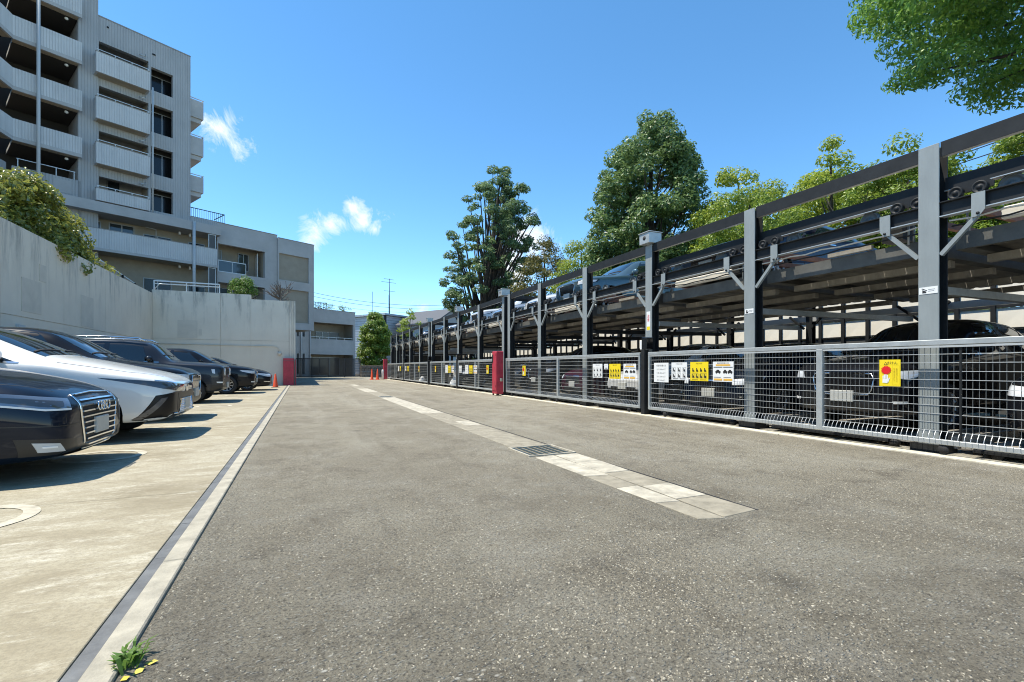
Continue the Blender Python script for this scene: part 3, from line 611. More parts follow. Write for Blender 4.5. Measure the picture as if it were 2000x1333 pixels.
MB().prism([(-.5, 7.5), (3.5, 9.9), (7.5, 7.5), (7.5, 7.75), (3.5, 10.15), (-.5, 7.75)], 'y', -.5, 8.5).build('roof', 'roof_tile', h2)
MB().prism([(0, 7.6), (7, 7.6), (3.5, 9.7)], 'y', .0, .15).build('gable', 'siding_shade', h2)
am = thing('antenna_mast', 'thin television antenna mast standing on the grey siding house', 'antenna', (12.9, 77.5, 9.55))
MB().tube([(12.9, 77.5, 9.55), (12.9, 77.5, 15.2)], [.09, .04], 6).build('mast', 'dark_steel', am)
MB().beam((11.6, 77.1, 14.6), (14.0, 77.9, 14.6), .04, .04).beam((12.0, 77.2, 15.1), (13.6, 77.8, 15.1), .04, .04).beam((12.0, 77.2, 13.2), (13.9, 77.8, 13.2), .04, .04).build('aerial', 'dark_steel', am)
for dx in (-4.8, -1.3): 
    tag(MB().tube([(12.9+dx*.8+.9, 77.6+dx*.6+.4, 9.55), (12.9+dx*.8+.9, 77.6+dx*.6+.4, 12.6)], .03, 5).build('roof_rod', 'dark_steel'), 'thin lightning rod left of the antenna mast' if dx < -3 else 'thin upright rod close beside the antenna mast', 'rod')
def cable(name, pts, sag, r, label, group=None):
    P, Q = Vector(pts[0]), Vector(pts[1]); pp = [P.lerp(Q, i/16)-Vector((0, 0, sag*4*(i/16)*(1-i/16))) for i in range(17)]
    return tag(MB().tube(pp, r, 4).build(name, 'wire_black'), label, 'cable', group)
cable('power_cable', [(-4, 82, 14.2), (24.5, 78, 11.8)], 1.4, .03, 'thin power cable sagging across the sky over the far houses', 'power cables over the far houses')
cable('power_cable', [(-4, 82.5, 13.6), (24.5, 78.5, 11.2)], 1.3, .03, 'thin power cable sagging across the sky over the far houses', 'power cables over the far houses')
cable('power_cable', [(-4, 83, 12.9), (24.5, 79, 10.9)], 1.5, .02, 'thin power cable sagging across the sky over the far houses', 'power cables over the far houses')
cable('power_cable', [(55.8, 45.3, 20.6), (18, .8, 7.7)], .3, .022, 'power cable rising above the parking frame towards the overhanging branches', 'power cables above the parking frame')
cable('power_cable', [(55.8, 45.3, 20.1), (18, .8, 7.35)], .3, .022, 'power cable rising above the parking frame towards the overhanging branches', 'power cables above the parking frame')
# ------------------------------------------------------------------ two-storey parking machine along the right of the driveway
UNITS = [[-2.03, .56, 3.15, 5.69, 8.27, 10.86, 13.54, 16.0], [16.55, 19.28, 22.2, 24.71, 27.4], [28.0, 30.47, 33.5, 36.03, 38.54, 41.2]]
TALL = (8.27, 16.55, 22.2, 28.0)
XF, XB = 7.0, 12.3
def h_post(x, y, z1, m='post_steel', w_=.21, d_=.2):
    return MB().box(x, x+.016, y, y+w_, -.012, z1).box(x+d_-.016, x+d_, y, y+w_, -.012, z1, 'rail_steel').box(x+.016, x+d_-.016, y+w_/2-.006, y+w_/2+.006, -.012, z1, 'rail_steel')  # web and back flange coloured dark to imitate the shaded recess
ulabel = ['grey steel parking frame nearest the camera with tall H-section posts', 'middle steel parking frame between the dark red cabinet and the far unit', 'farthest steel parking frame ending at the small red post']
frames = []
for ui, PY in enumerate(UNITS):
    fr = thing('parking_frame', ulabel[ui], 'parking frame', (XF, PY[0], 0), group='steel parking frames'); frames.append(fr)
    ya, yb = PY[0], PY[-1]+.21
    for k, y in enumerate(PY):
        tall = y in TALL
        h_post(XF, y, 3.73 if not tall else 3.72).build('post', 'post_steel', fr, .003)
        MB().box(XF-.06, XF+.28, y-.06, y+.27, -.012, .10).build('base_plate', 'dark_steel', fr)
        if tall:
            b = MB().box(XF-.12, XF+.22, y-.06, y+.27, 3.74, 3.97).box(XF-.14, XF+.24, y-.08, y+.29, 3.972, 3.99).build('motor_box', 'galvanised', fr, .006)
            MB().cyl((XF-.125, y+.1, 3.86), (XF-.119, y+.1, 3.86), .045, 14).build('opening', 'rubber', b)
        h_post(XB, y, 3.72, 'dark_steel', .16, .16).build('rear_post', 'dark_steel', fr)
        # hanger plates and knee braces either side of the post
        for sgn in (-1, 1):
            yc = y+.105+sgn*.47
            if yc < ya or yc > yb: continue
            MB().prism([(yc-.06, 3.01), (yc+.06, 3.01), (yc+.06, 2.81), (yc+.06-(.05 if sgn > 0 else 0), 2.74), (yc-.06+(.05 if sgn < 0 else 0), 2.74), (yc-.06, 2.81)], 'x', XF-.012, XF+.0).build('hanger_plate', 'post_steel', fr)
            MB().cyl((XF-.024, yc, 2.775), (XF-.012, yc, 2.775), .016, 8).build('bolt', 'dark_steel', fr)
            MB().beam((XF+.03, yc-sgn*.02, 2.76), (XF+.03, y+.105+sgn*.115, 2.38), .045, .045, None, (1, 0, 0)).build('brace', 'post_steel', fr)
            MB().beam((XB-.06, yc, 2.40), (XB-.06, y+.08+sgn*.09, 2.05), .05, .05, None, (1, 0, 0)).build('brace', 'dark_steel', fr)
    for y0, y1 in zip(PY[:-1], PY[1:]):
        MB().box(XF+.03, XF+.036, y0+.212, y1-.002, 3.56, 3.74).box(XF+.037, XF+.10, y0+.212, y1-.002, 3.732, 3.74).box(XF+.037, XF+.10, y0+.212, y1-.002, 3.56, 3.568, 'galvanised').build('top_rail', 'rail_steel', fr)
        MB().box(XF+.045, XF+.053, y0+.212, y1-.002, 2.845, 3.0).box(XF+.002, XF+.11, y0+.212, y1-.002, 3.001, 3.012).box(XF+.002, XF+.11, y0+.212, y1-.002, 2.832, 2.844, 'galvanised').build('track_rail', 'rail_steel', fr)
        MB().box(XB, XB+.06, y0+.162, y1-.002, 3.56, 3.72).build('rear_top_rail', 'rail_steel', fr)
        MB().box(XB, XB+.10, y0+.162, y1-.002, 2.84, 3.0).build('rear_track_rail', 'rail_steel', fr)
        MB().box(XB+.02, XB+.10, y0+.162, y1-.002, 2.24, 2.38).build('rear_girt', 'wire_steel', fr)
        MB().beam((XB-.1, y0+.3, 2.08), (XF+.4, y0+.24, 2.02), .09, .1).build('tie_beam', 'galvanised' if int(y0*10) % 3 else 'dark_steel', fr)
        # cables looped under the track rail
        for q in range(2):
            n_ = 9; yy_ = [y0+.25+(y1-y0-.3)*i/n_ for i in range(n_+1)]
            MB().tube([(XF+.12+.05*q, y, 2.80-.05*q-.03*abs(math.sin(i*1.3+q+y0))) for i, y in enumerate(yy_)], .011, 5).build('cable', 'white_plate' if q == 0 else 'rubber', fr)
        MB().box(XF+.25, XF+.5, y0+.5, y0+.75, 2.72, 2.98).build('drive_motor', 'rail_steel', fr)
        for i in range(3): MB().cyl((XF+.22+.12*i, y0+.42, 2.62-.03*i), (XF+.22+.12*i, y0+.42, 2.99), .014, 6).build('hanger_chain', 'galvanised', fr)
    for y in (ya+.05, yb-.1): MB().box(XF+.21, XB-.002, y, y+.08, 3.58, 3.7).build('end_beam', 'rail_steel', fr)
# --- pallets (one empty and one with a pale end plate, copied along the bays)
def make_pallet(plate, beam):
    p = thing('upper_pallet', '', 'parking pallet', (7.2, 0, 2.36), group='upper pallets of the parking frame')
    for i in range(8):
        y = -1.1+i*.275
        MB().prism([(y+.004, 2.60), (y+.05, 2.565), (y+.225, 2.565), (y+.271, 2.60), (y+.271, 2.615), (y+.225, 2.58), (y+.05, 2.58), (y+.004, 2.615)], 'x', 7.42, 12.0).build('deck_plank', 'pallet_steel', p)
    for s in (-1, 1):
        MB().box(7.36, 12.05, s*1.105, s*1.165, 2.46, 2.70).box(7.36, 12.05, s*1.02, s*1.104, 2.46, 2.475).build('side_beam', 'edge_steel', p)
        MB().box(7.24, 12.0, s*1.02-.03, s*1.02+.03, 2.90, 2.98).build('carriage_arm', 'rust_steel', p)
        for x in (7.5, 11.8):
            MB().cyl((x, s*1.13, 2.701), (x, s*1.13, 3.05), .012, 6).cyl((x, s*1.13, 2.701), (x, s*1.13, 2.78), .03, 8).build('hanger_rod', 'galvanised', p)
        for dy in (-.14, .08):
            MB().lathe([(.001, -.035), (.022, -.035), (.024, -.022), (.05, -.022), (.053, -.03), (.07, -.03), (.075, -.02), (.062, 0), (.075, .02), (.07, .03), (.001, .03)], 20, 'x', (7.075, s*.98+dy, 3.085)).build('wheel', 'dark_steel', p)
        MB().prism([(s*.98-.24, 3.08), (s*.98+.16, 3.08), (s*.98+.16, 3.15), (s*.98+.1, 3.2), (s*.98-.16, 3.2), (s*.98-.24, 3.14)], 'x', 7.12, 7.14).build('wheel_bracket', 'dark_steel', p)
    for yy in (.62, -.5): MB().lathe([(.001, -.03), (.03, -.03), (.032, -.018), (.095, -.018), (.10, -.03), (.118, -.03), (.12, -.02), (.105, 0), (.12, .02), (.118, .03), (.001, .03)], 22, 'x', (7.22, yy, 3.06)).build('pulley', 'pulley_grey', p)
    for x in (7.9, 9.0, 10.2, 11.4): MB().box(x, x+.1, -1.1, 1.1, 2.36, 2.455).build('cross_beam', 'pallet_steel', p)
    MB().box(7.30, 7.36, -1.16, 1.16, 2.46, 2.66).build('front_edge', 'edge_steel', p)
    if beam: MB().box(7.16, 7.166, -1.2, 1.2, 3.175, 3.33).box(7.167, 7.24, -1.2, 1.2, 3.322, 3.33).box(7.14, 7.24, -1.2, 1.2, 3.165, 3.174, 'galvanised').build('carriage_beam', 'dark_steel', p)
    MB().box(12.0, 12.06, -1.2, 1.2, 3.0, 3.2).build('carriage_beam', 'dark_steel', p)
    if plate: MB().box(7.22, 7.29, -.72, .72, 2.70, 2.84).build('end_plate', 'white_plate', p, .012)
    else: MB().box(7.24, 7.29, -.5, .1, 2.67, 2.73).build('end_plate', 'pallet_steel', p)
    return p
BAYS = []
for PY in UNITS:
    for y0, y1 in zip(PY[:-1], PY[1:]): BAYS.append((y0+.21+y1)/2)
PROTO = {}
for k, c in enumerate(BAYS):
    pl = k in (1, 3, 5) or k > 6
    key = (pl, k < 4)
    if key not in PROTO: PROTO[key] = o = make_pallet(*key)
    else: o = copy_tree(PROTO[key])
    o.location = (7.2, c, 2.36)
    o['label'] = ('upper steel pallet of the parking frame seen end on far down the row' if k > 8 else
        ['upper steel pallet beyond the picture edge, first of the row', 'empty upper steel pallet with pale end plate at the picture edge', 'empty upper steel pallet over the navy saloon behind the gate', 'upper steel pallet with long pale end plate, carrying the dark blue car',
         'empty upper steel pallet between the dark blue car and the teal car', 'upper steel pallet carrying the teal car', 'upper steel pallet carrying the white car behind the red cabinet', 'upper steel pallet carrying the silver saloon in the middle frame', 'upper steel pallet carrying the pale hatchback in the middle frame'][k])
P_L = thing('lower_pallet', 'first ground level steel pallet of the row, beyond the picture edge', 'parking pallet', (7, 0, 0), group='ground pallets under the gates')
for i in range(4): MB().box(7.22, 12.0, -1.08+i*.54, -1.08+i*.54+.53, .06, .085).build('deck_plank', 'pallet_steel', P_L)
for s in (-1, 1): MB().box(7.2, 12.0, s*1.1, s*1.16, .05, .2).build('side_beam', 'pallet_steel', P_L)
MB().prism([(7.06, .05), (7.12, .05), (7.21, .09), (7.21, .13), (7.12, .11), (7.06, .08)], 'y', -.8, .9).build('front_lip', 'dark_steel', P_L)
for s in (-.85, .7): MB().cyl((7.08, s, .04), (7.16, s, .04), .05, 12).build('wheel', 'rubber', P_L)
for k, c in enumerate(BAYS):
    o = P_L if k == 0 else copy_tree(P_L); o.location = (7, c, 0)
    if 0 < k < 8: o['label'] = 'ground level steel pallet '+['', 'at the picture edge under the first black car', 'carrying the tall black car', 'carrying the dark navy car', 'carrying the white hatchback', 'carrying the burgundy car', 'carrying the black car by the red cabinet', 'carrying the silver saloon past the red cabinet'][k]
    elif k: o['label'] = 'ground level steel pallet under the farther parking frames'
# --- sliding mesh gates
XG = 6.84
def gate(y0, y1, mull, label, bold=True):
    g = thing('mesh_gate', label, 'gate', (XG, y0, 0), group='sliding mesh gates along the parking frames')
    MB().box(XG-.03, XG+.03, y0, y1, 1.29, 1.355).build('top_rail', 'galvanised', g, .006)
    MB().box(XG-.03, XG+.03, y0, y1, .13, .19).build('bottom_rail', 'galvanised', g, .006)
    MB().box(XG-.026, XG-.022, y0+.05, y1-.05, 1.262, 1.285).build('edge_strip', 'wire_steel', g)
    for y in (y0, y1-.05): MB().box(XG-.028, XG+.028, y, y+.05, .191, 1.289).build('stile', 'galvanised', g, .004)
    for y in mull: MB().box(XG-.034, XG+.028, y-.045, y+.045, .135, 1.289).build('stile', 'galvanised', g, .004)
    m_ = MB()
    for i in range(10): z = .285+.1*i; m_.box(XG-.006, XG+.0, y0+.05, y1-.05, z-.0035, z+.0035)
    n = int((y1-y0-.1)/.056)
    for i in range(n+1):
        y = y0+.055+i*.056
        if any(abs(y-q) < .05 for q in mull): continue
        m_.box(XG+.001, XG+.0055, y-.0023, y+.0023, .29, 1.262, 'wire_dull')
        if y < 17: m_.beam((XG+.003, y, .29), (XG-.035, y, .235), .005, .005).beam((XG-.035, y, .235), (XG-.05, y, .19), .005, .005)
    tag(m_.build('wire_mesh', 'wire_steel', g), kind='stuff')
    for y in (y0+.4, (y0+y1)/2, y1-.5):
        MB().lathe([(.001, -.02), (.05, -.02), (.055, 0), (.05, .02), (.001, .02)], 14, 'x', (XG, y, .075)).build('roller', 'rubber', g)
    return g
g_ = gate(-2.1, 8.17, [.6, 4.47], 'nearest sliding mesh gate with the yellow hand warning sign')
MB().box(XG-.012, XG+.008, 2.865, 2.885, .19, 1.285).build('mesh_joint', 'rail_steel', g_)
gate(8.44, 15.95, [12.12], 'sliding mesh gate ending at the dark red cabinet with the round blurred plate behind')
gate(16.9, 21.75, [19.3], 'sliding mesh gate just beyond the dark red cabinet')
gate(21.98, 27.1, [24.6], 'sliding mesh gate with a white sack leaning behind its signs')
gate(27.7, 34.6, [31.2], 'second farthest sliding mesh gate')
gate(34.8, 41.9, [38.4], 'farthest sliding mesh gate by the small red post')
gl = ['black gate post with a control box between the two nearest mesh gates', 'black gate post between the third and fourth mesh gates', 'black gate post just past the gate with the white sack', 'farthest black gate post between the last two gates']
for k, y in enumerate((8.25, 21.8, 27.4, 34.65)):
    g = thing('gate_post', gl[k], 'post', (6.8, y, 0), group='black gate posts')
    MB().box(6.78, 6.90, y, y+.11, -.012, 1.42).build('shaft', 'rail_steel', g)
    b = MB().box(6.80, 6.98, y-.05, y+.12, 1.425, 1.68).build('control_box', 'gloss_black', g, .008)
    MB().box(6.82, 6.94, y+.121, y+.20, 1.42, 1.62).build('meter_box', 'sign_white', b, .008)
rcab = thing('red_cabinet', 'tall dark red steel cabinet standing between two mesh gates on the machine edge', 'cabinet', (6.6, 16.4, 0))
MB().box(6.50, 6.77, 16.05, 16.5, .06, 1.62).build('casing', 'red_paint', rcab, .012)
MB().box(6.484, 6.499, 16.08, 16.46, .18, 1.56).build('door', 'red_paint', rcab, .006)
MB().box(6.47, 6.484, 16.36, 16.43, 1.2, 1.5).build('recess', 'dark_steel', rcab)
MB().box(6.62, 6.71, 15.99, 16.049, .52, .64).build('socket', 'faded_paint', rcab, .01)
MB().box(6.52, 6.75, 16.04, 16.049, 1.22, 1.225).build('seam', 'rubber', rcab)
for z in (.3, 1.45): MB().cyl((6.49, 16.10, z), (6.49, 16.10, z+.09), .014, 8).build('hinge', 'dark_steel', rcab)
for x, y in ((6.53, 16.09), (6.74, 16.09), (6.53, 16.46), (6.74, 16.46)): MB().cyl((x, y, -.012), (x, y, .06), .03, 10).build('foot', 'dark_steel', rcab)
fred = thing('red_post', 'small dark red post with a white bollard at the far end of the gates', 'post', (6.6, 42.4, 0))
MB().box(6.55, 6.85, 42.1, 42.55, -.012, 1.75).build('casing', 'red_paint', fred, .01); MB().box(6.53, 6.549, 42.15, 42.5, .2, 1.6).build('door', 'red_paint', fred)
bo = thing('bollard', 'short white bollard in front of the far red post', 'bollard', (6.38, 41.7, 0)); MB().lathe([(.001, 0), (.09, 0), (.09, .78), (.06, .83), (.001, .84)], 14, 'z', (6.38, 41.7, 0)).build('shaft', 'sign_white', bo)
# --- end screen and rear fence of cream louvred panels
rf = thing('rear_fence', 'fence of cream panels between dark posts behind the parking machine', 'fence', (13.6, 0, 0))
pm1 = MB().box(-.012, .012, -.27, .27, -.21, .21).mesh('panel', 'cream_panel'); pm2 = MB().box(-.012, .012, -.29, .29, -.9, .9).mesh('dark_panel', 'panel_dark'); pm3 = MB().box(-.012, .012, -.27, .27, -.24, .24).mesh('panel', 'cream_panel')
pmp = MB().box(-.045, .045, -.04, .04, 0, 3.0).mesh('fence_post', 'rail_steel')
y = -6.0
while y < 43.5:
    inst('fence_post', pmp, rf, (13.6, y, -.03)); inst('panel', pm1, rf, (13.62, y+.31, 2.08)); inst('panel', pm3, rf, (13.62, y+.31, 2.62)); inst('dark_panel', pm2, rf, (13.63, y+.31, .93)); y += .62
MB().box(13.58, 13.66, -6, 43.5, 2.30, 2.37).box(13.58, 13.66, -6, 43.5, 2.88, 2.96).box(13.58, 13.66, -6, 43.5, 1.835, 1.865).build('rail', 'rail_steel', rf)
es_ = thing('end_screen', 'tall end screen of the far parking frame made of slim dark bars', 'screen', (9, 41.6, 0))
for i in range(9): MB().box(7.1+i*.62, 7.18+i*.62, 41.5, 41.56, -.012, 3.6).build('bar', 'post_steel' if i % 2 else 'dark_steel', es_)
MB().box(7.1, 12.2, 41.565, 41.585, .1, 3.5).build('sheet', 'panel_dark', es_)
# --- printed signs
def put(mb, vf, u, v, m, x=-.0035, s=1.):     # lettering mapped onto a sign that faces -x, reading towards -y
    vs, fs = vf; mb.add([(x, -(u+p[0]*s), v+p[1]*s) for p in vs], fs, m)
def flat(mb, poly, m, x=-.003): mb.add([(x, -u, v) for u, v in poly], [tuple(range(len(poly)))], m)
def rect(mb, u0, u1, v0, v1, m, x=-.003): flat(mb, [(u0, v0), (u1, v0), (u1, v1), (u0, v1)], m, x)
def sign(kind, y, z, label, group, w_, h_, col):
    s = thing('warning_sign', label, 'sign', (XG-.045, y, z), group=group); ORG[s.name] = Vector()
    MB().box(0, .004, -w_/2, w_/2, -h_/2, h_/2).build('panel', col, s)
    p = MB()
    W, H2 = w_/2, h_/2
    if kind == 'hand':
        put(p, text_mesh('きけん', .042), .025, H2-.045, 'sign_black')
        flat(p, [(-.065, H2-.065), (-.025, H2-.065), (-.045, H2-.028)], 'sign_black'); flat(p, [(-.057, H2-.061), (-.033, H2-.061), (-.045, H2-.037)], 'sign_yellow', -.0035)
        st_ = [((.045 if i % 2 else .062)*math.cos(i*math.pi/16)-.04, (.045 if i % 2 else .062)*math.sin(i*math.pi/16)+.035) for i in range(32)]
        flat(p, st_, 'sign_red', -.0036)
        hx, hy = -.045, -.075
        flat(p, [(hx-.036, hy-.05), (hx+.02, hy-.055), (hx+.03, hy-.01), (hx+.03, hy+.0), (hx-.034, hy+.0)], 'sign_white', -.0034)
        for i, l_ in enumerate((.04, .055, .06, .05)): rect(p, hx-.034+i*.016, hx-.034+i*.016+.0135, hy-.001, hy+l_, 'sign_white', -.0034)
        flat(p, [(hx+.02, hy-.045), (hx+.03, hy-.045), (hx+.048, hy+.012), (hx+.036, hy+.016)], 'sign_white', -.0034)
        for i in range(3): rect(p, hx-.021+i*.016, hx-.0195+i*.016, hy, hy+.045, 'ink_grey', -.0037)
        for a_ in ((.03, .031, -H2+.02, H2-.07), (W-.013, W-.012, -H2+.02, H2-.07)): rect(p, *a_, 'ink_ochre')
        rect(p, .03, W-.012, H2-.071, H2-.07, 'ink_ochre'); rect(p, .03, W-.012, -H2+.02, -H2+.021, 'ink_ochre')
        put(p, text_mesh('動\n作\n中\nは\nは\nい\nら\nな\nい\nで', .021, .85), .078, -.03, 'ink_ochre'); put(p, text_mesh('手\nや\n顔\nを\n出\nさ\nな\nい\nで', .021, .85), .05, -.02, 'ink_ochre')
    elif kind == 'size':
        put(p, text_mesh('収容可能車寸法', .04), 0, H2-.06, 'ink_grey')
        for i, t_ in enumerate(('長 さ 5,000mm以下', '全 幅 1,850mm以下', '高 さ 1,550mm以下', '重 量 1,800kg以下')): put(p, text_mesh(t_, .032), 0, H2-.135-.075*i, 'ink_grey')
    elif kind in ('rules', 'yellow'):
        put(p, text_mesh('ご利用上の注意' if kind == 'rules' else '取扱上の注意', .026), 0, H2-.03, 'sign_black')
        cols = 3 if kind == 'rules' else 4
        for r_ in range(2):
            for c_ in range(cols):
                cx = -W*.66+c_*(W*1.32/(cols-1)); cy = (.03 if r_ == 0 else -.085)
                b_ = .042 if kind == 'rules' else .036
                if kind == 'rules' or r_ == 1:
                    for q in ((cx-b_, cx+b_, cy-b_*1.15, cy-b_*1.15+.003), (cx-b_, cx+b_, cy+b_*1.15-.003, cy+b_*1.15), (cx-b_, cx-b_+.003, cy-b_*1.15, cy+b_*1.15), (cx+b_-.003, cx+b_, cy-b_*1.15, cy+b_*1.15)): rect(p, *q, 'ink_grey')
                k_ = (r_*cols+c_)*7 % 5
                # little standing figure, car or machine
                flat(p, [(cx-.01+.012*math.cos(t), cy+.022+.010*math.sin(t)) for t in [i*math.pi/4 for i in range(8)]], 'sign_black', -.0034)
                flat(p, [(cx-.022, cy-.032), (cx+.008, cy-.032), (cx+.012+.004*k_, cy+.0), (cx-.004, cy+.012), (cx-.02, cy+.008)], 'sign_black', -.0034)
                flat(p, [(cx+.006, cy-.034), (cx+.03, cy-.034), (cx+.03, cy-.014-.004*k_), (cx+.01, cy-.008)], 'sign_black', -.0034)
        for v_ in ((-.028, -.032) if kind == 'yellow' else ()): rect(p, -W*.85, -W*.1, v_, v_+.003, 'ink_ochre'); rect(p, W*.1, W*.85, v_, v_+.003, 'ink_ochre')
        for i in range(2): rect(p, -W*.8+i*W*.9, -W*.1+i*W*.9, -H2+.02, -H2+.03, 'ink_grey' if kind == 'rules' else 'ink_ochre')
    elif kind == 'cars':
        put(p, text_mesh('機械式駐車場の注意', .028), 0, H2-.028, 'sign_black'); rect(p, -W*.7, W*.7, H2-.075, H2-.048, 'sign_orange')
        for a_, b2 in ((-W*.92, -W*.05), (W*.03, W*.92)): rect(p, a_, b2, H2-.105, H2-.093, 'ink_grey')
        for cx, sc2 in ((-W*.48, 1.), (W*.22, .75), (W*.68, .85)):
            flat(p, [(cx-.055*sc2, -.02), (cx+.055*sc2, -.02), (cx+.06*sc2, .005), (cx+.035*sc2, .012), (cx+.02*sc2, .032), (cx-.025*sc2, .032), (cx-.04*sc2, .01), (cx-.06*sc2, .005)], 'sign_black', -.0034)
            for d_ in (-.034, .034): flat(p, [(cx+d_*sc2+.013*math.cos(t), -.022+.013*math.sin(t)) for t in [i*math.pi/4 for i in range(8)]], 'sign_black', -.0035)
        for u_ in (-W*.9, W*.06): rect(p, u_, u_+W*.82, -H2+.02, -H2+.055, 'sign_orange'); rect(p, u_, u_+W*.7, -H2+.075, -H2+.082, 'ink_grey')
    elif kind == 'small':
        put(p, text_mesh('P', .05), 0, .02, 'ink_grey'); rect(p, -W*.7, W*.7, -H2+.02, -H2+.035, 'ink_grey')
    p.build('print', 'sign_black', s)
    return s
def copy_sign(src, y, z, label):
    c = copy_tree(src); c.location = (XG-.045, y, z); c['label'] = label; return c
G1, G2 = 'notices on the nearest gate', 'notices on the second gate'
sh = sign('hand', 3.565, .96, 'yellow sign with a red burst over a white hand on the nearest gate', 'hand warning signs', .235, .335, 'sign_yellow')
s1 = sign('size', 7.74, .925, 'white notice with rows of grey Japanese text and sizes, on the nearest gate', G1, .43, .40, 'sign_white')
s2 = sign('rules', 7.23, .955, 'white notice with six boxed pictograms beside the size notice on the nearest gate', G1, .42, .345, 'sign_white')
s3 = sign('yellow', 6.715, .955, 'yellow notice with black pictograms on the nearest gate', G1, .44, .355, 'sign_yellow')
s4 = sign('cars', 6.165, .955, 'white notice with orange bars and black car drawings on the nearest gate', G1, .45, .355, 'sign_white')
copy_sign(sh, 14.35, .92, 'yellow hand warning sign at the red cabinet end of the second gate')
copy_sign(s2, 10.05, .945, 'white notice with six boxed pictograms on the second gate'); copy_sign(s3, 9.33, .935, 'yellow notice with black pictograms on the second gate'); copy_sign(s4, 8.77, .935, 'white notice with orange bars and black car drawings on the second gate')
s5 = sign('small', 9.68, 1.05, 'very small white notice between the pictogram notice and the yellow one on the second gate', G2, .16, .13, 'sign_white')
copy_sign(sh, 17.75, .95, 'yellow hand warning sign on the gate just past the red cabinet')
for y, s_, l_ in ((21.3, s2, 'white pictogram notice at the far end of the third gate'), (20.35, s1, 'white size notice on the third gate'), (19.8, s3, 'yellow pictogram notice on the third gate'), (19.2, s4, 'white and orange car notice on the third gate'),
                  (23.6, s1, 'white size notice on the fourth gate above the sack'), (23.1, s3, 'yellow pictogram notice on the fourth gate above the sack'), (22.5, s4, 'white and orange car notice on the fourth gate beside the black post'), (25.8, sh, 'yellow hand warning sign at the far end of the fourth gate'),
                  (29.85, sh, 'yellow hand warning sign on the fifth gate'), (33.2, s3, 'yellow pictogram notice on the fifth gate'), (34.0, s4, 'white and orange car notice on the fifth gate'), (36.0, s3, 'yellow pictogram notice on the farthest gate'), (36.7, s1, 'white size notice on the farthest gate')):
    copy_sign(s_, y, .94, l_)
def sticker(y, z, w_, h_, label, stripe, x=XF-.004):
    s = thing('sticker', label, 'sticker', (x, y, z)); ORG[s.name] = Vector()
    MB().box(0, .003, -w_/2, w_/2, -h_/2, h_/2).build('panel', 'sign_white', s)
    p = MB()
    if stripe == 'arrow': flat(p, [(-.06, .01), (-.02, -.012), (-.02, -.03), (-.06, -.03)], 'sign_black', -.0015); flat(p, [(-.07, .025), (-.062, .03), (-.01, .0), (-.015, -.006)], 'sign_black', -.0015); rect(p, .0, .07, .008, .012, 'ink_grey', -.0015); rect(p, .0, .06, -.012, -.008, 'ink_grey', -.0015)
    else: put(p, text_mesh('注\n意', .08), 0, .06, 'sign_red', -.0015); rect(p, -w_/2+.01, w_/2-.01, -h_/2+.01, -h_/2+.09, 'sign_yellow', -.0015)
    p.build('print', 'sign_black', s)
sticker(3.255, 1.97, .19, .085, 'cream sticker with a small arrow on the nearest big post', 'arrow'); sticker(5.795, 1.99, .17, .08, 'cream sticker with a small arrow on the second big post', 'arrow')
sticker(8.375, 2.05, .12, .42, 'tall white warning sticker with red characters on the post under the motor box', 'tall')
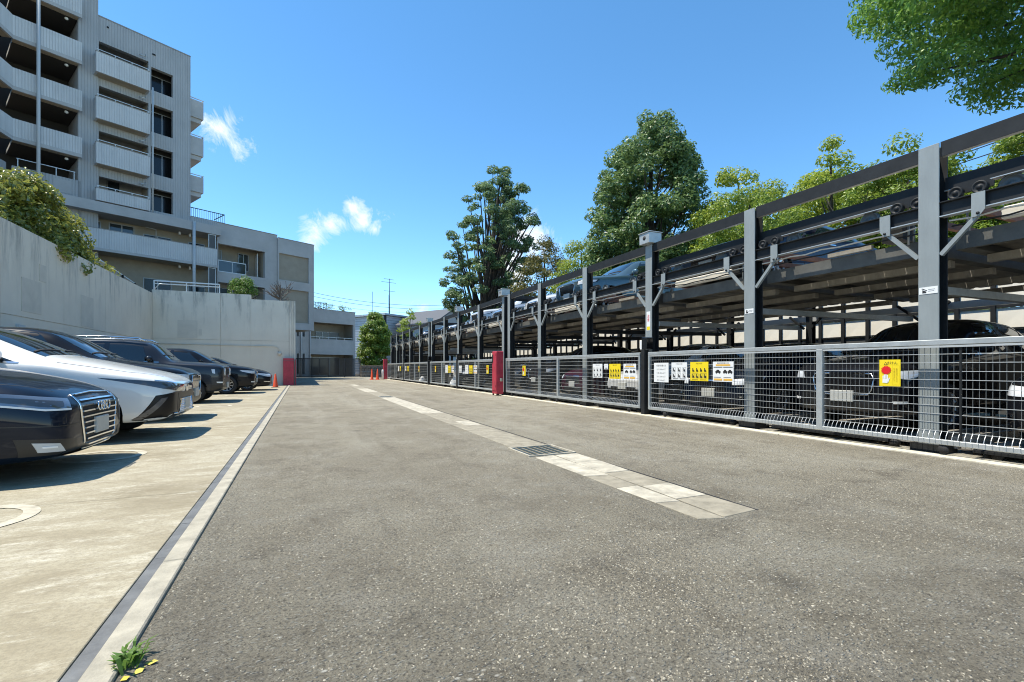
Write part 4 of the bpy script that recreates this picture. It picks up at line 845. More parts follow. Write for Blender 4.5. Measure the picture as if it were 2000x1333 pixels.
# ------------------------------------------------------------------ cars: lofted body, wheel arches cut, glass and trim shaped to the surface
def ip(pts, t):
    if t <= pts[0][0]: return pts[0][1]
    for (a, b), (c, d) in zip(pts[:-1], pts[1:]):
        if t <= c: return b+(d-b)*(t-a)/max(1e-6, c-a)
    return pts[-1][1]
def car_body(S):
    Ls, W = S['L'], S['W']
    ts = sorted(set([0, .03, .10, .22, .42, S['fa']-.1, S['fa']+.25, S['cowl']-.2, S['cowl'], S['cowl']+.18, (S['cowl']+S['r0'])/2, S['r0']-.12, S['r0'], S['r0']+.25, (S['r0']+S['r1'])/2-.2, (S['r0']+S['r1'])/2+.3, S['r1']-.1, S['r1'], (S['r1']+S['tail'])/2, S['tail']-.08, S['tail'], (S['tail']+Ls)/2, Ls-.22, Ls-.08, Ls-.02, Ls]))
    rings = []
    for t in ts:
        wv = W*ip(S['plan'], t); e = min(t, Ls-t); wv *= 1
        zb = ip(S['zb'], t); zs = ip(S['zs'], t); zt = ip(S['zt'], t)
        c = max(0, min(1, (zt-zs)/.38)); wr = wv*.84*(1-c)+W*S['roofw']*c; ze = (zs+.7*(zt-zs))*(1-c)+(zt-.07)*c
        half = [(0, zb), (.6*wv, zb), (.92*wv, zb+.02), (.985*wv, zb+.10), (wv, zb+.5*(zs-zb)), (.993*wv, zs-.13), (.955*wv, zs-.015), (.955*wv+(wr-.955*wv)*.4, zs+(ze-zs)*.42), (wr, ze), (wr*.7, ze+(zt-ze)*.75), (0, zt)]
        rings.append([(-t, y, z) for y, z in half]+[(-t, -y, z) for y, z in half[-2:0:-1]])
    n = len(rings[0]); bm = bmesh.new(); V = [[bm.verts.new(p) for p in r] for r in rings]
    cr = bm.edges.layers.float.new('crease_edge')
    for i in range(len(V)-1):
        for k in range(n): bm.faces.new((V[i][k], V[i+1][k], V[i+1][(k+1) % n], V[i][(k+1) % n]))
    for Vr in (V[0], V[-1]):   # caps as strips
        m_ = n//2
        for k in range(m_):
            a_, b_, c_, d_ = Vr[k], Vr[k+1], Vr[n-k-1], Vr[(n-k) % n]
            q = [a_, b_, c_, d_] if k else [a_, b_, c_]
            if k == m_-1: q = [a_, b_, d_]
            try: bm.faces.new(q)
            except ValueError: pass
    bmesh.ops.recalc_face_normals(bm, faces=bm.faces)
    kk = {v: k for r in V for k, v in enumerate(r)}
    for e in bm.edges:
        k0, k1 = kk[e.verts[0]], kk[e.verts[1]]
        if k0 == k1 and k0 in (6, n-6): e[cr] = .45
        if k0 == k1 and k0 in (2, n-2): e[cr] = .5
    me = bpy.data.meshes.new('car_shell'); bm.to_mesh(me); bm.free()
    o = bpy.data.objects.new('car_shell', me); COL.objects.link(o)
    sub = o.modifiers.new('s', 'SUBSURF'); sub.levels = sub.render_levels = S.get('lev', 2)
    cut = MB()
    for t in (S['fa'], S['ra']):
        for s in (-1, 1): cut.cyl((-t, s*(W+.2), S['wr']+.01), (-t, s*(W-.30), S['wr']+.01), S['wr']+.055, 28)
    cm = cut.mesh('cutter', 'black_plastic'); co = bpy.data.objects.new('cutter', cm); COL.objects.link(co)
    me.materials.append(M['black_plastic']); 
    bo_ = o.modifiers.new('b', 'BOOLEAN'); bo_.object = co; bo_.operation = 'DIFFERENCE'; bo_.solver = 'EXACT'
    dg = bpy.context.evaluated_depsgraph_get(); dg.update()
    res = bpy.data.meshes.new_from_object(o.evaluated_get(dg))
    bpy.data.objects.remove(o); bpy.data.objects.remove(co)
    res.materials.clear(); res.materials.append(M['paint_black']); res.materials.append(M['black_plastic'])
    W_ = W
    for p in res.polygons:
        p.use_smooth = True; c = p.center; k = 0
        for t in (S['fa'], S['ra']):
            d = math.hypot(c.x+t, c.z-S['wr']-.01)
            rad = (Vector((c.x+t, 0, c.z-S['wr']-.01)).normalized().dot(p.normal))
            if (d < S['wr']+.058 and rad < -.5) or (d < S['wr']+.05 and abs(p.normal.y) > .8 and abs(abs(c.y)-(W-.30)) < .05): k = 1
        if c.z < ip(S['zb'], -c.x)+.03: k = 1
        p.material_index = k
        if k: p.use_smooth = False
    res.set_sharp_from_angle(angle=R(48))
    return res
def bvh_of(me): return BVHTree.FromPolygons([v.co for v in me.vertices], [tuple(p.vertices) for p in me.polygons])
def patch(bvh, start, d, top, bot, nu=10, nv=4, off=.005, thick=.012):
    """skin between two polylines of (a, b) points, dropped onto the body along d; start(a, b) gives where each ray begins"""
    def res(pl, n):
        P = [Vector(p) for p in pl]; ln = [0]
        for a, b in zip(P[:-1], P[1:]): ln.append(ln[-1]+(b-a).length)
        out = []
        for i in range(n+1):
            s = ln[-1]*i/n
            for j in range(len(P)-1):
                if s <= ln[j+1]+1e-9: out.append(P[j].lerp(P[j+1], (s-ln[j])/max(1e-9, ln[j+1]-ln[j]))); break
        return out
    A_, B_ = res(top, nu), res(bot, nu); d = Vector(d).normalized(); vs = []; last = None
    for j in range(nv+1):
        for i in range(nu+1):
            q = A_[i].lerp(B_[i], j/nv); st = Vector(start(q.x, q.y)); hit = bvh.ray_cast(st, d)
            if hit[0] is None:
                near = bvh.find_nearest(st+d*2.0); hp, hn = near[0], near[1]
            else: hp, hn = hit[0], hit[1]
            vs.append((hp, hn))
    m_ = MB(); top_ = [p-d*off for p, n in vs]; low = [p+d*thick for p, n in vs]; k = len(vs); f = []
    nrow = nu+1
    for j in range(nv):
        for i in range(nu): f.append((j*nrow+i, j*nrow+i+1, (j+1)*nrow+i+1, (j+1)*nrow+i))
    rim = [i for i in range(nrow)]+[j*nrow+nu for j in range(1, nv+1)]+[nv*nrow+i for i in range(nu-1, -1, -1)]+[j*nrow for j in range(nv-1, 0, -1)]
    for a, b in zip(rim, rim[1:]+rim[:1]): f.append((a, b, b+k, a+k))
    return m_.add(top_+low, f, None, True)
FX = (lambda a, b: (1.0, a, b), (-1, 0, 0))                       # seen from the front: (y, z)
BX = (lambda a, b: (-8.0, a, b), (1, 0, 0))
def SY(s): return (lambda a, b: (-a, s*2.0, b), (0, -s, 0))       # seen from the side: (t, z)
TZ = (lambda a, b: (-a, b, 3.0), (0, 0, -1))                      # seen from above: (t, y)
def DG(s, ang=38):                                                # seen over the front corner: (distance across, z)
    c_, s_ = math.cos(R(ang)), math.sin(R(ang))
    return (lambda a, b: (1.5*c_-(a+.40)*s_, s*(1.5*s_+(a+.40)*c_), b), (-c_, -s*s_, 0))
def smooth_obj(m_, name, mt, parent):
    o = m_.build(name, mt, parent); o.data.set_sharp_from_angle(angle=R(40)); return o
_wheel = {}
def wheel_meshes(r, w_=.21, style=0):
    k = (r, style)
    if k not in _wheel:
        ty = MB().lathe([(r*.66, -w_/2), (r*.93, -w_/2), (r*.985, -w_*.36), (r, -w_*.2), (r, w_*.2), (r*.985, w_*.36), (r*.93, w_/2), (r*.66, w_/2), (r*.66, -w_/2)], 30, 'y', m='rubber').mesh('tyre', 'rubber')
        rm = MB().lathe([(r*.665, w_*.42), (r*.63, w_*.44), (r*.6, w_*.2), (r*.58, -.05), (.001, -.06)], 30, 'y')
        rm = rm.mesh('rim', 'alloy')
        sp = MB(); n = 10 if style == 0 else 5
        for i in range(n):
            t = 2*math.pi*i/n; dv = Vector((math.cos(t), 0, math.sin(t))); sd_ = Vector((-math.sin(t), 0, math.cos(t)))
            wd = .016 if style == 0 else .04
            vs = []
            for rr, ww, yy in ((.02, wd*1.0, w_*.34), (r*.62, wd*1.35, w_*.42)):
                for q in (-1, 1): vs += [dv*rr+sd_*(q*ww)+Vector((0, yy, 0)), dv*rr+sd_*(q*ww*1.1)+Vector((0, yy-.05, 0))]
            sp.add(vs, [(0, 2, 6, 4), (0, 4, 5, 1), (2, 3, 7, 6), (1, 5, 7, 3)])
        sp.lathe([(.001, w_*.40), (.05, w_*.38), (.06, w_*.2)], 14, 'y')
        sp = sp.mesh('spokes', 'alloy')
        dk = MB().lathe([(.001, .0), (r*.62, .0), (r*.62, .01)], 24, 'y').mesh('brake', 'black_plastic')
        _wheel[k] = (ty, rm, sp, dk)
    return _wheel[k]
PR = {}
def car_parts(S, p):
    """all parts of one car kind under the empty p (nose at the origin, facing +x)"""
    me = car_body(S); bv = bvh_of(me); L_, W = S['L'], S['W']
    b = bpy.data.objects.new('body', me); COL.objects.link(b); b.parent = p
    for t, yy in ((S['fa'], 1), (S['fa'], -1), (S['ra'], 1), (S['ra'], -1)):
        ty, rm, sp, dk = wheel_meshes(S['wr'], .21, S.get('spoke', 0))
        w_ = bpy.data.objects.new('wheel', dk); COL.objects.link(w_); w_.parent = p
        w_.location = (-t, yy*(W-.13), S['wr']); w_.rotation_euler = (0, random.uniform(0, 1), 0 if yy > 0 else math.pi)
        for nm, m2 in (('tyre', ty), ('rim', rm), ('spokes', sp)):
            q = bpy.data.objects.new(nm, m2); COL.objects.link(q); q.parent = w_
    # glass
    c, r0, r1, tl = S['cowl'], S['r0'], S['r1'], S['tail']
    zs = lambda t: ip(S['zs'], t)
    zr = lambda t: ip(S['zt'], t)-.10
    smooth_obj(patch(bv, *TZ, [(c+.05, -W*.74), (c+.0, -W*.4), (c-.02, 0), (c+.0, W*.4), (c+.05, W*.74)], [(r0-.02, -W*(S['roofw']-.10)), (r0-.05, 0), (r0-.02, W*(S['roofw']-.10))], 14, 8), 'windscreen', 'car_glass', p)
    for s in (-1, 1):
        side = patch(bv, *SY(s), [(c+.62, zs(c+.6)+.16), (r0+.12, zr(r0+.2)-.01), (r0+.6, zr(r0+.6)+.01), ((r0+r1)/2+.2, zr((r0+r1)/2)), (r1-.05, zr(r1-.05)-.03), (r1+.25, zs(r1)+.20)],
                     [(c+.30, zs(c+.3)+.035), (c+.6, zs(c+.6)+.03), (r0+.6, zs(r0+.6)+.03), (r1-.2, zs(r1-.2)+.035), (r1+.12, zs(r1)+.06)], 22, 5)
        side = smooth_obj(side, 'side_window', 'car_glass', p)
        bp_ = (r0+r1)/2-.12
        smooth_obj(patch(bv, *SY(s), [(bp_-.05, zr(bp_)), (bp_+.06, zr(bp_))], [(bp_-.04, zs(bp_)+.03), (bp_+.07, zs(bp_)+.03)], 2, 5, .009), 'window_pillar', 'gloss_black', side)
        smooth_obj(patch(bv, *SY(s), [(c+.25, zs(c+.3)+.03), (r0+.6, zs(r0+.6)+.028), (r1+.1, zs(r1)+.05)], [(c+.25, zs(c+.3)+.012), (r0+.6, zs(r0+.6)+.008), (r1+.1, zs(r1)+.03)], 16, 1, .008), 'belt_trim', S.get('belt', 'chrome'), p)
        for t0, t1 in ((c+.28, c+.34), ((r0+r1)/2-.1, (r0+r1)/2-.02)):
            smooth_obj(patch(bv, *SY(s), [(t0, zs(t0)), (t0+.007, zs(t0))], [(t1, .32), (t1+.007, .32)], 1, 10, .0015, .02), 'door_seam', 'rubber', p)
        for t0 in ((r0+r1)/2-.36, r1-.1):
            m_ = patch(bv, *SY(s), [(t0, zs(t0)-.10), (t0+.2, zs(t0)-.10)], [(t0, zs(t0)-.125), (t0+.2, zs(t0)-.125)], 6, 1, .03, .0); smooth_obj(m_, 'door_handle', S.get('belt', 'chrome'), p)
        mz = zs(c+.4)+.11; my = W*.97
        mi = MB().lathe([(.001, -.11), (.05, -.10), (.078, -.03), (.08, .05), (.05, .10), (.001, .11)], 14, 'y', (0, 0, 0))
        mi.v = [(x*.9-(c+.45), s*(my+.06)+y, mz+z) for x, y, z in mi.v]; mo = mi.build('mirror', S.get('mirror', 'paint_black'), p)
        MB().beam((-(c+.43), s*(W*.9), mz-.06), (-(c+.45), s*(my+.02), mz-.02), .06, .03).build('stalk', 'black_plastic', mo)
        MB().lathe([(.001, 0), (.07, 0.0)], 12, 'x', (-(c+.53), s*(my+.06), mz)).build('mirror_glass', 'lens_dark', mo)
        smooth_obj(patch(bv, *BX, [(s*W*.9, zs(L_)-.04), (s*W*.45, zs(L_)-.05)], [(s*W*.93, zs(L_)-.2), (s*W*.5, zs(L_)-.17)], 6, 3), 'tail_light', 'lens_red', p)
        smooth_obj(patch(bv, *SY(s), [(S['fa']+.42, .34), (S['ra']-.42, .34)], [(S['fa']+.42, .20), (S['ra']-.42, .20)], 10, 2, .006), 'sill', 'black_plastic', p)
    smooth_obj(patch(bv, *TZ, [(r1+.10, -W*(S['roofw']-.12)), (r1+.10, W*(S['roofw']-.12))], [(tl-.06, -W*.68), (tl-.02, 0), (tl-.06, W*.68)], 10, 6), 'rear_window', 'car_glass', p)
    for s in (-1, 1):
        smooth_obj(patch(bv, *TZ, [(.16, s*W*.62), (.5, s*W*.80), (c-.1, s*W*.84)], [(.16, s*(W*.62+.008)), (.5, s*(W*.80+.008)), (c-.1, s*(W*.84+.008))], 14, 1, .0015, .02), 'bonnet_seam', 'rubber', p)
        smooth_obj(patch(bv, *TZ, [(c+.10, s*.1), (c+.16, s*.1+.55*s)], [(c+.12, s*.1), (c+.18, s*.1+.55*s)], 6, 1, .02, 0), 'wiper', 'rubber', p)
    for s in (-1, 1):
        for nm, mt, ang, top, bot, nu, nv, off in S.get('corner', ()):
            smooth_obj(patch(bv, *DG(s, ang), top, bot, nu, nv, off), nm, mt, p)
    for nm, mt, top, bot, nu, nv, off in S.get('front', ()):
        smooth_obj(patch(bv, *FX, top, bot, nu, nv, off), nm, mt, p)
    for nm, mt, top, bot, nu, nv, off in S.get('hood', ()):
        smooth_obj(patch(bv, *TZ, top, bot, nu, nv, off), nm, mt, p)
    # number plate on the nose
    if 'plate' in S:
        hit = bv.ray_cast(Vector((1, 0, S['plate'])), Vector((-1, 0, 0)))[0]
        MB().box(hit.x-.03, hit.x+.03, -.165, .165, S['plate']-.0825, S['plate']+.0825).build('number_plate', 'plate_white', p, .006)
    if S.get('rails'):
        for s in (-1, 1):
            z = S['zt'][-1][1]; y = s*W*(S['roofw']-.06)
            zz = lambda t: ip(S['zt'], t)+.035
            MB().tube([(-(r0+.1), y, zz(r0+.1)-.07), (-(r0+.25), y, zz(r0+.25)), (-((r0+r1)/2), y, zz((r0+r1)/2)+.01), (-(r1-.2), y, zz(r1-.2)), (-(r1+.0), y, zz(r1)-.07)], .02, 8).build('roof_rail', 'chrome' if S['rails'] == 1 else 'alloy', p)
    if 'extra' in S: S['extra'](bv, p)
    return bv
def spec(**k):
    d = dict(L=4.7, W=.90, fa=.92, ra=3.72, wr=.33, cowl=1.32, r0=2.15, r1=3.35, tail=4.15, roofw=.66,
             plan=[(0, .70), (.03, .79), (.10, .87), (.22, .925), (.42, .965), (.9, .995), (1.4, 1), (3.4, 1), (4.2, .97), (4.48, .90), (4.62, .80), (4.7, .62)],
             zb=[(0, .26), (.10, .19), (.42, .16), (4.2, .20), (4.7, .36)], zs=[(0, .60), (.06, .68), (.3, .79), (1.0, .92), (1.4, .98), (3.4, 1.02), (4.2, 1.0), (4.6, .92), (4.7, .74)],
             zt=[(0, .66), (.05, .76), (.2, .85), (.5, .95), (1.0, 1.05), (1.32, 1.10), (2.0, 1.42), (2.3, 1.48), (2.8, 1.50), (3.35, 1.44), (4.15, 1.08), (4.5, 1.03), (4.64, .94), (4.7, .80)], belt='chrome', plate=.45)
    d.update(k)
    q = d.get('zk', 1)
    for n_ in ('zs', 'zt'): d[n_] = [(t, z*q) for t, z in d[n_]]
    return d
# kind 1: navy saloon with the big framed grille and four rings
def saloon_front(bv, p):
    g = smooth_obj(patch(bv, *FX, [(-.46, .755), (0, .77), (.46, .755)], [(-.36, .24), (0, .225), (.36, .24)], 12, 8, .004), 'grille', 'rubber', p)
    W0 = lambda z: .36+.10*min(1, (z-.26)/.3)
    for i in range(9):
        z = .27+i*.055; hw = W0(z)-.025
        smooth_obj(patch(bv, *FX, [(-hw, z+.007), (0, z+.010), (hw, z+.007)], [(-hw, z-.007), (0, z-.004), (hw, z-.007)], 12, 1, .022, .02), 'grille_bar', 'chrome', g)
    edge = [(-.465, .62), (-.465, .76), (0, .777), (.465, .76), (.465, .62), (.37, .232), (0, .217), (-.37, .232), (-.465, .60)]
    pts = []
    for (a, b), (c, d) in zip(edge[:-1], edge[1:]):
        for i in range(5):
            y, z = a+(c-a)*i/5, b+(d-b)*i/5; h_ = bv.ray_cast(Vector((1, y, z)), Vector((-1, 0, 0)))
            pts.append((h_[0].x+.006, y, z) if h_[0] else (0, y, z))
    MB().tube(pts+[pts[0]], .011, 6, cap=False).build('grille_frame', 'chrome', p)
    e = MB()
    for i in range(4):
        y0 = -.105+i*.07; x0 = bv.ray_cast(Vector((1, y0, .64)), Vector((-1, 0, 0)))[0].x
        e.tube([(x0+.035+.004*(i % 2), y0+.045*math.cos(t), .635+.045*math.sin(t)) for t in [2*math.pi*k/20 for k in range(21)]], .0085, 6, cap=False)
    e.build('ring_emblem', 'chrome', p)
SALOON = spec(W=.91, plate=.44, extra=saloon_front,
    corner=[('headlight', 'lens_mid', 30, [(.12, .735), (.35, .765), (.66, .82)], [(.16, .63), (.35, .635), (.62, .70)], 14, 5, .006),
            ('light_strip', 'sign_white', 30, [(.15, .648), (.36, .652), (.63, .718)], [(.155, .632), (.36, .636), (.63, .702)], 12, 1, .010),
            ('light_edge', 'lens_dark', 30, [(.20, .715), (.36, .735), (.60, .775)], [(.22, .665), (.36, .67), (.60, .735)], 10, 2, .009),
            ('bumper_groove', 'black_plastic', 30, [(.05, .50), (.30, .50), (.62, .52)], [(.05, .49), (.30, .49), (.62, .51)], 10, 1, .006),
            ('fog_housing', 'black_plastic', 32, [(.06, .36), (.50, .40)], [(.04, .23), (.46, .24)], 8, 4, .004),
            ('fog_trim', 'ac_white', 32, [(.26, .34), (.42, .36)], [(.20, .26), (.38, .27)], 5, 2, .012),
            ('fog_lamp', 'lamp_white', 32, [(.28, .318), (.37, .322)], [(.275, .302), (.365, .306)], 4, 1, .018)],
    front=[('lower_lip', 'black_plastic', [(-.70, .22), (0, .20), (.70, .22)], [(-.68, .15), (0, .14), (.68, .15)], 14, 2, .04)])
# kind 2: white crossover saloon with a black mesh mask
def cross_front(bv, p):
    m_ = MB()
    for i in range(-9, 10):
        for sg in (-1, 1):
            y0 = i*.055; pts = []
            for k in range(9):
                y = y0+sg*.03*k; z = .32+.03*k
                if abs(y) > .46-.5*max(0, z-.45): continue
                h_ = bv.ray_cast(Vector((1, y, z)), Vector((-1, 0, 0)))
                if h_[0]: pts.append((h_[0].x+.014, y, z))
            if len(pts) > 2: m_.tube(pts, .0045, 4, cap=False)
    g = m_.build('grille_mesh', 'chrome', p)
    z0 = [(-.66, .36), (-.5, .352), (-.3, .275), (-.18, .262), (0, .285), (.18, .262), (.3, .275), (.5, .352), (.66, .36)]
    pts = []
    for y, z in z0:
        h_ = bv.ray_cast(Vector((1, y, z)), Vector((-1, 0, 0))); pts.append((h_[0].x+.018, y, z))
    MB().tube(pts, .011, 6).build('chrome_lip', 'chrome', p)
CROSS = spec(L=4.85, W=.92, wr=.36, fa=.97, ra=3.82, cowl=1.38, r0=2.30, r1=3.5, tail=4.5, roofw=.65, plate=.48, extra=cross_front, mirror='paint_white', rails=0,
    plan=[(0, .70), (.03, .79), (.10, .87), (.22, .925), (.42, .965), (.9, .995), (1.4, 1), (3.6, 1), (4.3, .97), (4.63, .90), (4.77, .80), (4.85, .62)],
    zb=[(0, .36), (.10, .27), (.42, .24), (4.3, .26), (4.85, .42)], zs=[(0, .72), (.06, .80), (.3, .88), (1.0, .98), (1.4, 1.06), (3.5, 1.12), (4.4, 1.12), (4.75, 1.0), (4.85, .80)],
    zt=[(0, .77), (.05, .86), (.22, .935), (.5, 1.01), (1.0, 1.13), (1.38, 1.20), (2.0, 1.52), (2.4, 1.63), (2.9, 1.65), (3.5, 1.57), (4.5, 1.18), (4.7, 1.08), (4.8, .98), (4.85, .88)],
    corner=[('headlight', 'lens_dark', 30, [(-.30, .765), (.1, .79), (.40, .83), (.78, .885)], [(-.30, .67), (.1, .685), (.34, .72), (.76, .87)], 20, 4, .006),
            ('light_strip', 'chrome', 30, [(-.30, .785), (.1, .81), (.40, .85)], [(-.30, .772), (.1, .797), (.40, .84)], 14, 1, .009),
            ('intake_frame', 'mask_black', 30, [(-.2, .67), (.14, .675), (.42, .63)], [(-.2, .25), (.25, .26), (.56, .29)], 14, 8, .005), ('mask_edge', 'lens_dark', 30, [(.30, .60), (.37, .59)], [(.50, .30), (.57, .30)], 2, 6, .008)],
    front=[('mask', 'mask_black', [(-.48, .65), (0, .66), (.48, .65)], [(-.56, .26), (0, .24), (.56, .26)], 14, 8, .007), ('hood_badge', 'chrome', [(-.06, .725), (.06, .725)], [(-.045, .66), (.045, .66)], 4, 2, .02),
           ('lower_lip', 'gloss_black', [(-.66, .26), (0, .215), (.66, .26)], [(-.6, .215), (0, .185), (.6, .215)], 12, 2, .03)])
# kind 3: tall dark crossover with chrome edged grille
def suv_front(bv, p):
    for s in (-1, 1):
        pts = []
        for y, z in ((.18, .86), (.40, .85), (.44, .78), (.40, .62), (.36, .55), (.15, .54)):
            h_ = bv.ray_cast(Vector((1, s*y, z)), Vector((-1, 0, 0))); pts.append((h_[0].x+.012, s*y, z))
        MB().tube(pts, .012, 6).build('grille_trim', 'chrome', p)
SUV = spec(L=4.65, W=.92, wr=.36, fa=.95, ra=3.62, cowl=1.30, r0=2.10, r1=3.55, tail=4.35, roofw=.68, zk=1.05, plate=.52, extra=suv_front, rails=0,
    plan=[(0, .70), (.03, .79), (.10, .86), (.22, .92), (.42, .96), (.9, .99), (1.4, 1), (3.6, 1), (4.2, .98), (4.5, .93), (4.6, .85), (4.65, .7)],
    zb=[(0, .36), (.10, .27), (.42, .24), (4.2, .26), (4.65, .42)], zs=[(0, .80), (.06, .87), (.3, .93), (1.0, 1.00), (1.4, 1.06), (3.5, 1.12), (4.3, 1.12), (4.6, 1.0), (4.65, .84)],
    zt=[(0, .84), (.05, .92), (.22, .98), (.5, 1.03), (1.0, 1.10), (1.30, 1.15), (1.95, 1.56), (2.3, 1.66), (2.8, 1.69), (3.55, 1.63), (4.35, 1.20), (4.5, 1.14), (4.6, 1.05), (4.65, .92)],
    corner=[('headlight', 'lens_clear', 32, [(.12, .88), (.35, .90), (.60, .92)], [(.10, .78), (.35, .79), (.56, .86)], 10, 4, .006), ('headlight_bezel', 'gloss_black', 32, [(.09, .90), (.35, .915), (.64, .935)], [(.07, .765), (.35, .775), (.60, .85)], 10, 4, .003),
            ('fog_lamp', 'lamp_white', 32, [(.16, .475), (.34, .48)], [(.17, .44), (.33, .445)], 4, 2, .008)],
    front=[('grille', 'gloss_black', [(-.42, .84), (.42, .84)], [(-.36, .56), (.36, .56)], 10, 5, .004), ('lower_intake', 'black_plastic', [(-.5, .46), (.5, .46)], [(-.46, .30), (.46, .30)], 10, 4, .005), ('skid', 'alloy', [(-.4, .295), (.4, .295)], [(-.36, .255), (.36, .255)], 8, 1, .012)])
# kind 4: boxy off-roader with upright nose, roof rails and slotted grille
def box_front(bv, p):
    for i in range(7):
        y = (i-3)*.10; pts = [(y-.03, .98), (y+.03, .98)]
        smooth_obj(patch(bv, *FX, pts, [(y-.03, .80), (y+.03, .80)], 2, 4, .008), 'grille_slot', 'rubber', p)
    for s in (-1, 1):
        h_ = bv.ray_cast(Vector((1, s*.52, .89)), Vector((-1, 0, 0)))[0]
        rl = MB().cyl((h_.x-.05, s*.52, .89), (h_.x+.012, s*.52, .89), .105, 22).build('headlight', 'lens_dark', p)
        MB().lathe([(.085, 0), (.105, .008), (.108, -.01)], 22, 'x', (h_.x+.012, s*.52, .89)).build('ring', 'lens_clear', rl)
BOXY = spec(L=4.25, W=.90, wr=.36, fa=.80, ra=3.37, cowl=1.28, r0=1.78, r1=3.85, tail=4.12, roofw=.76, zk=1.05, plate=.50, extra=box_front, rails=1, mirror='paint_charcoal', spoke=1,
    plan=[(0, .80), (.03, .87), (.10, .92), (.22, .955), (.42, .98), (.9, 1), (1.4, 1), (3.6, 1), (4.0, .98), (4.15, .93), (4.22, .88), (4.25, .8)],
    zb=[(0, .42), (.10, .34), (.42, .28), (3.8, .30), (4.25, .45)], zs=[(0, .94), (.05, .98), (.3, 1.02), (1.0, 1.06), (1.4, 1.09), (3.5, 1.13), (4.1, 1.13), (4.2, 1.05), (4.25, .9)],
    zt=[(0, .98), (.04, 1.04), (.15, 1.08), (.5, 1.11), (1.0, 1.14), (1.28, 1.16), (1.65, 1.55), (1.85, 1.69), (2.4, 1.74), (3.85, 1.71), (4.12, 1.22), (4.2, 1.12), (4.25, .98)],
    corner=[('fog_lamp', 'lamp_white', 28, [(.28, .61), (.42, .615)], [(.29, .57), (.41, .575)], 4, 2, .01), ('fender_flare', 'black_plastic', 30, [(.1, .50), (.62, .52)], [(.1, .36), (.62, .36)], 8, 3, .008), ('marker_lamp', 'lens_clear', 50, [(.30, .97), (.37, .97)], [(.30, .84), (.36, .86)], 2, 2, .008)],
    front=[('lower_intake', 'black_plastic', [(-.55, .70), (.55, .70)], [(-.5, .44), (.5, .44)], 10, 4, .006)])
# kind 5: low hatchback, kind 6: plain saloon
HATCH = spec(L=4.55, W=.88, wr=.32, cowl=1.20, r0=2.2, r1=3.2, tail=4.3, roofw=.62, mirror='paint_pearl', plate=.42,
    zt=[(0, .56), (.06, .66), (.22, .74), (.5, .82), (1.0, .94), (1.2, 1.0), (1.8, 1.29), (2.3, 1.50), (2.8, 1.54), (3.3, 1.46), (4.3, 1.10), (4.45, 1.0), (4.5, .92), (4.55, .8)],
    plan=[(0, .70), (.03, .79), (.10, .87), (.22, .925), (.42, .965), (.9, .995), (1.4, 1), (3.4, 1), (4.1, .97), (4.38, .90), (4.5, .80), (4.55, .62)], zb=[(0, .34), (.10, .25), (.42, .2), (4.1, .22), (4.55, .36)],
    zs=[(0, .52), (.06, .60), (.3, .70), (1.0, .82), (1.4, .90), (3.4, .98), (4.1, 1.0), (4.45, .90), (4.55, .74)],
    corner=[('headlight', 'lens_clear', 34, [(.12, .66), (.35, .70), (.62, .80)], [(.10, .56), (.35, .58), (.56, .70)], 10, 4, .006)], front=[('lower_intake', 'black_plastic', [(-.5, .40), (.5, .40)], [(-.44, .26), (.44, .26)], 10, 4, .005)])
PLAIN = spec(corner=[('headlight', 'lens_clear', 34, [(.08, .72), (.35, .74), (.62, .79)], [(.06, .61), (.35, .62), (.58, .71)], 10, 4, .008), ('headlight_bezel', 'gloss_black', 34, [(.05, .735), (.35, .755), (.66, .80)], [(.04, .60), (.35, .605), (.62, .70)], 10, 4, .004),
                     ('fog_trim', 'chrome', 32, [(.20, .40), (.46, .42)], [(.22, .375), (.44, .395)], 5, 1, .01)],
    front=[('grille', 'gloss_black', [(-.36, .68), (.36, .68)], [(-.40, .48), (.40, .48)], 10, 4, .004), ('grille_trim', 'chrome', [(-.36, .70), (.36, .70)], [(-.36, .683), (.36, .683)], 8, 1, .01), ('lower_intake', 'black_plastic', [(-.5, .38), (.5, .38)], [(-.46, .26), (.46, .26)], 10, 4, .005)])
KINDS = dict(saloon=SALOON, cross=CROSS, suv=SUV, boxy=BOXY, hatch=HATCH, plain=PLAIN)
def recolour(o, pt):
    for ch in o.children:
        if ch.name.split('.')[0] in ('body', 'mirror'):
            sl = ch.material_slots[0]; sl.link = 'OBJECT'; sl.material = M[pt]
def car(kind, pt, loc, label, rz=0., group='cars parked in the bays on the left'):
    if kind not in PR:
        p = thing('parked_car', label, 'car', (0, 0, 0), 0, group); ORG[p.name] = Vector(); car_parts(KINDS[kind], p); PR[kind] = p
    else: p = copy_tree(PR[kind])
    p.location = loc; p.rotation_euler = (0, 0, rz); tag(p, label, 'car', group); recolour(p, pt); return p
G0 = .006
car('saloon', 'paint_navy', (-1.93, 6.32, G0), 'dark navy saloon with framed chrome grille and four ring emblem')
car('cross', 'paint_white', (-1.66, 8.93, G0), 'white car with a black mesh nose and slim dark headlights')
car('suv', 'paint_black', (-1.98, 11.6, G0), 'black car mostly hidden behind the white car, with a blue reflecting windscreen')
car('boxy', 'paint_charcoal', (-2.05, 16.75, G0), 'charcoal boxy off roader with chrome roof rails and round headlight')
car('suv', 'paint_black', (-1.66, 21.9, G0), 'black crossover with clear headlights parked beyond the charcoal off roader')
car('plain', 'paint_black', (-1.24, 24.5, G0), 'black saloon nearest the orange cone and the end wall')
GR, GU = 'cars on the lower pallets', 'cars on the upper pallets'
PZ, UZ = .085, 2.615
def rcar(kind, pt, bay, up, label, dx=0.):
    car(kind, pt, ((7.42 if not up else 7.34)+dx, BAYS[bay], UZ if up else PZ+(.07 if kind == 'hatch' else 0)), label, math.pi, GU if up else GR)
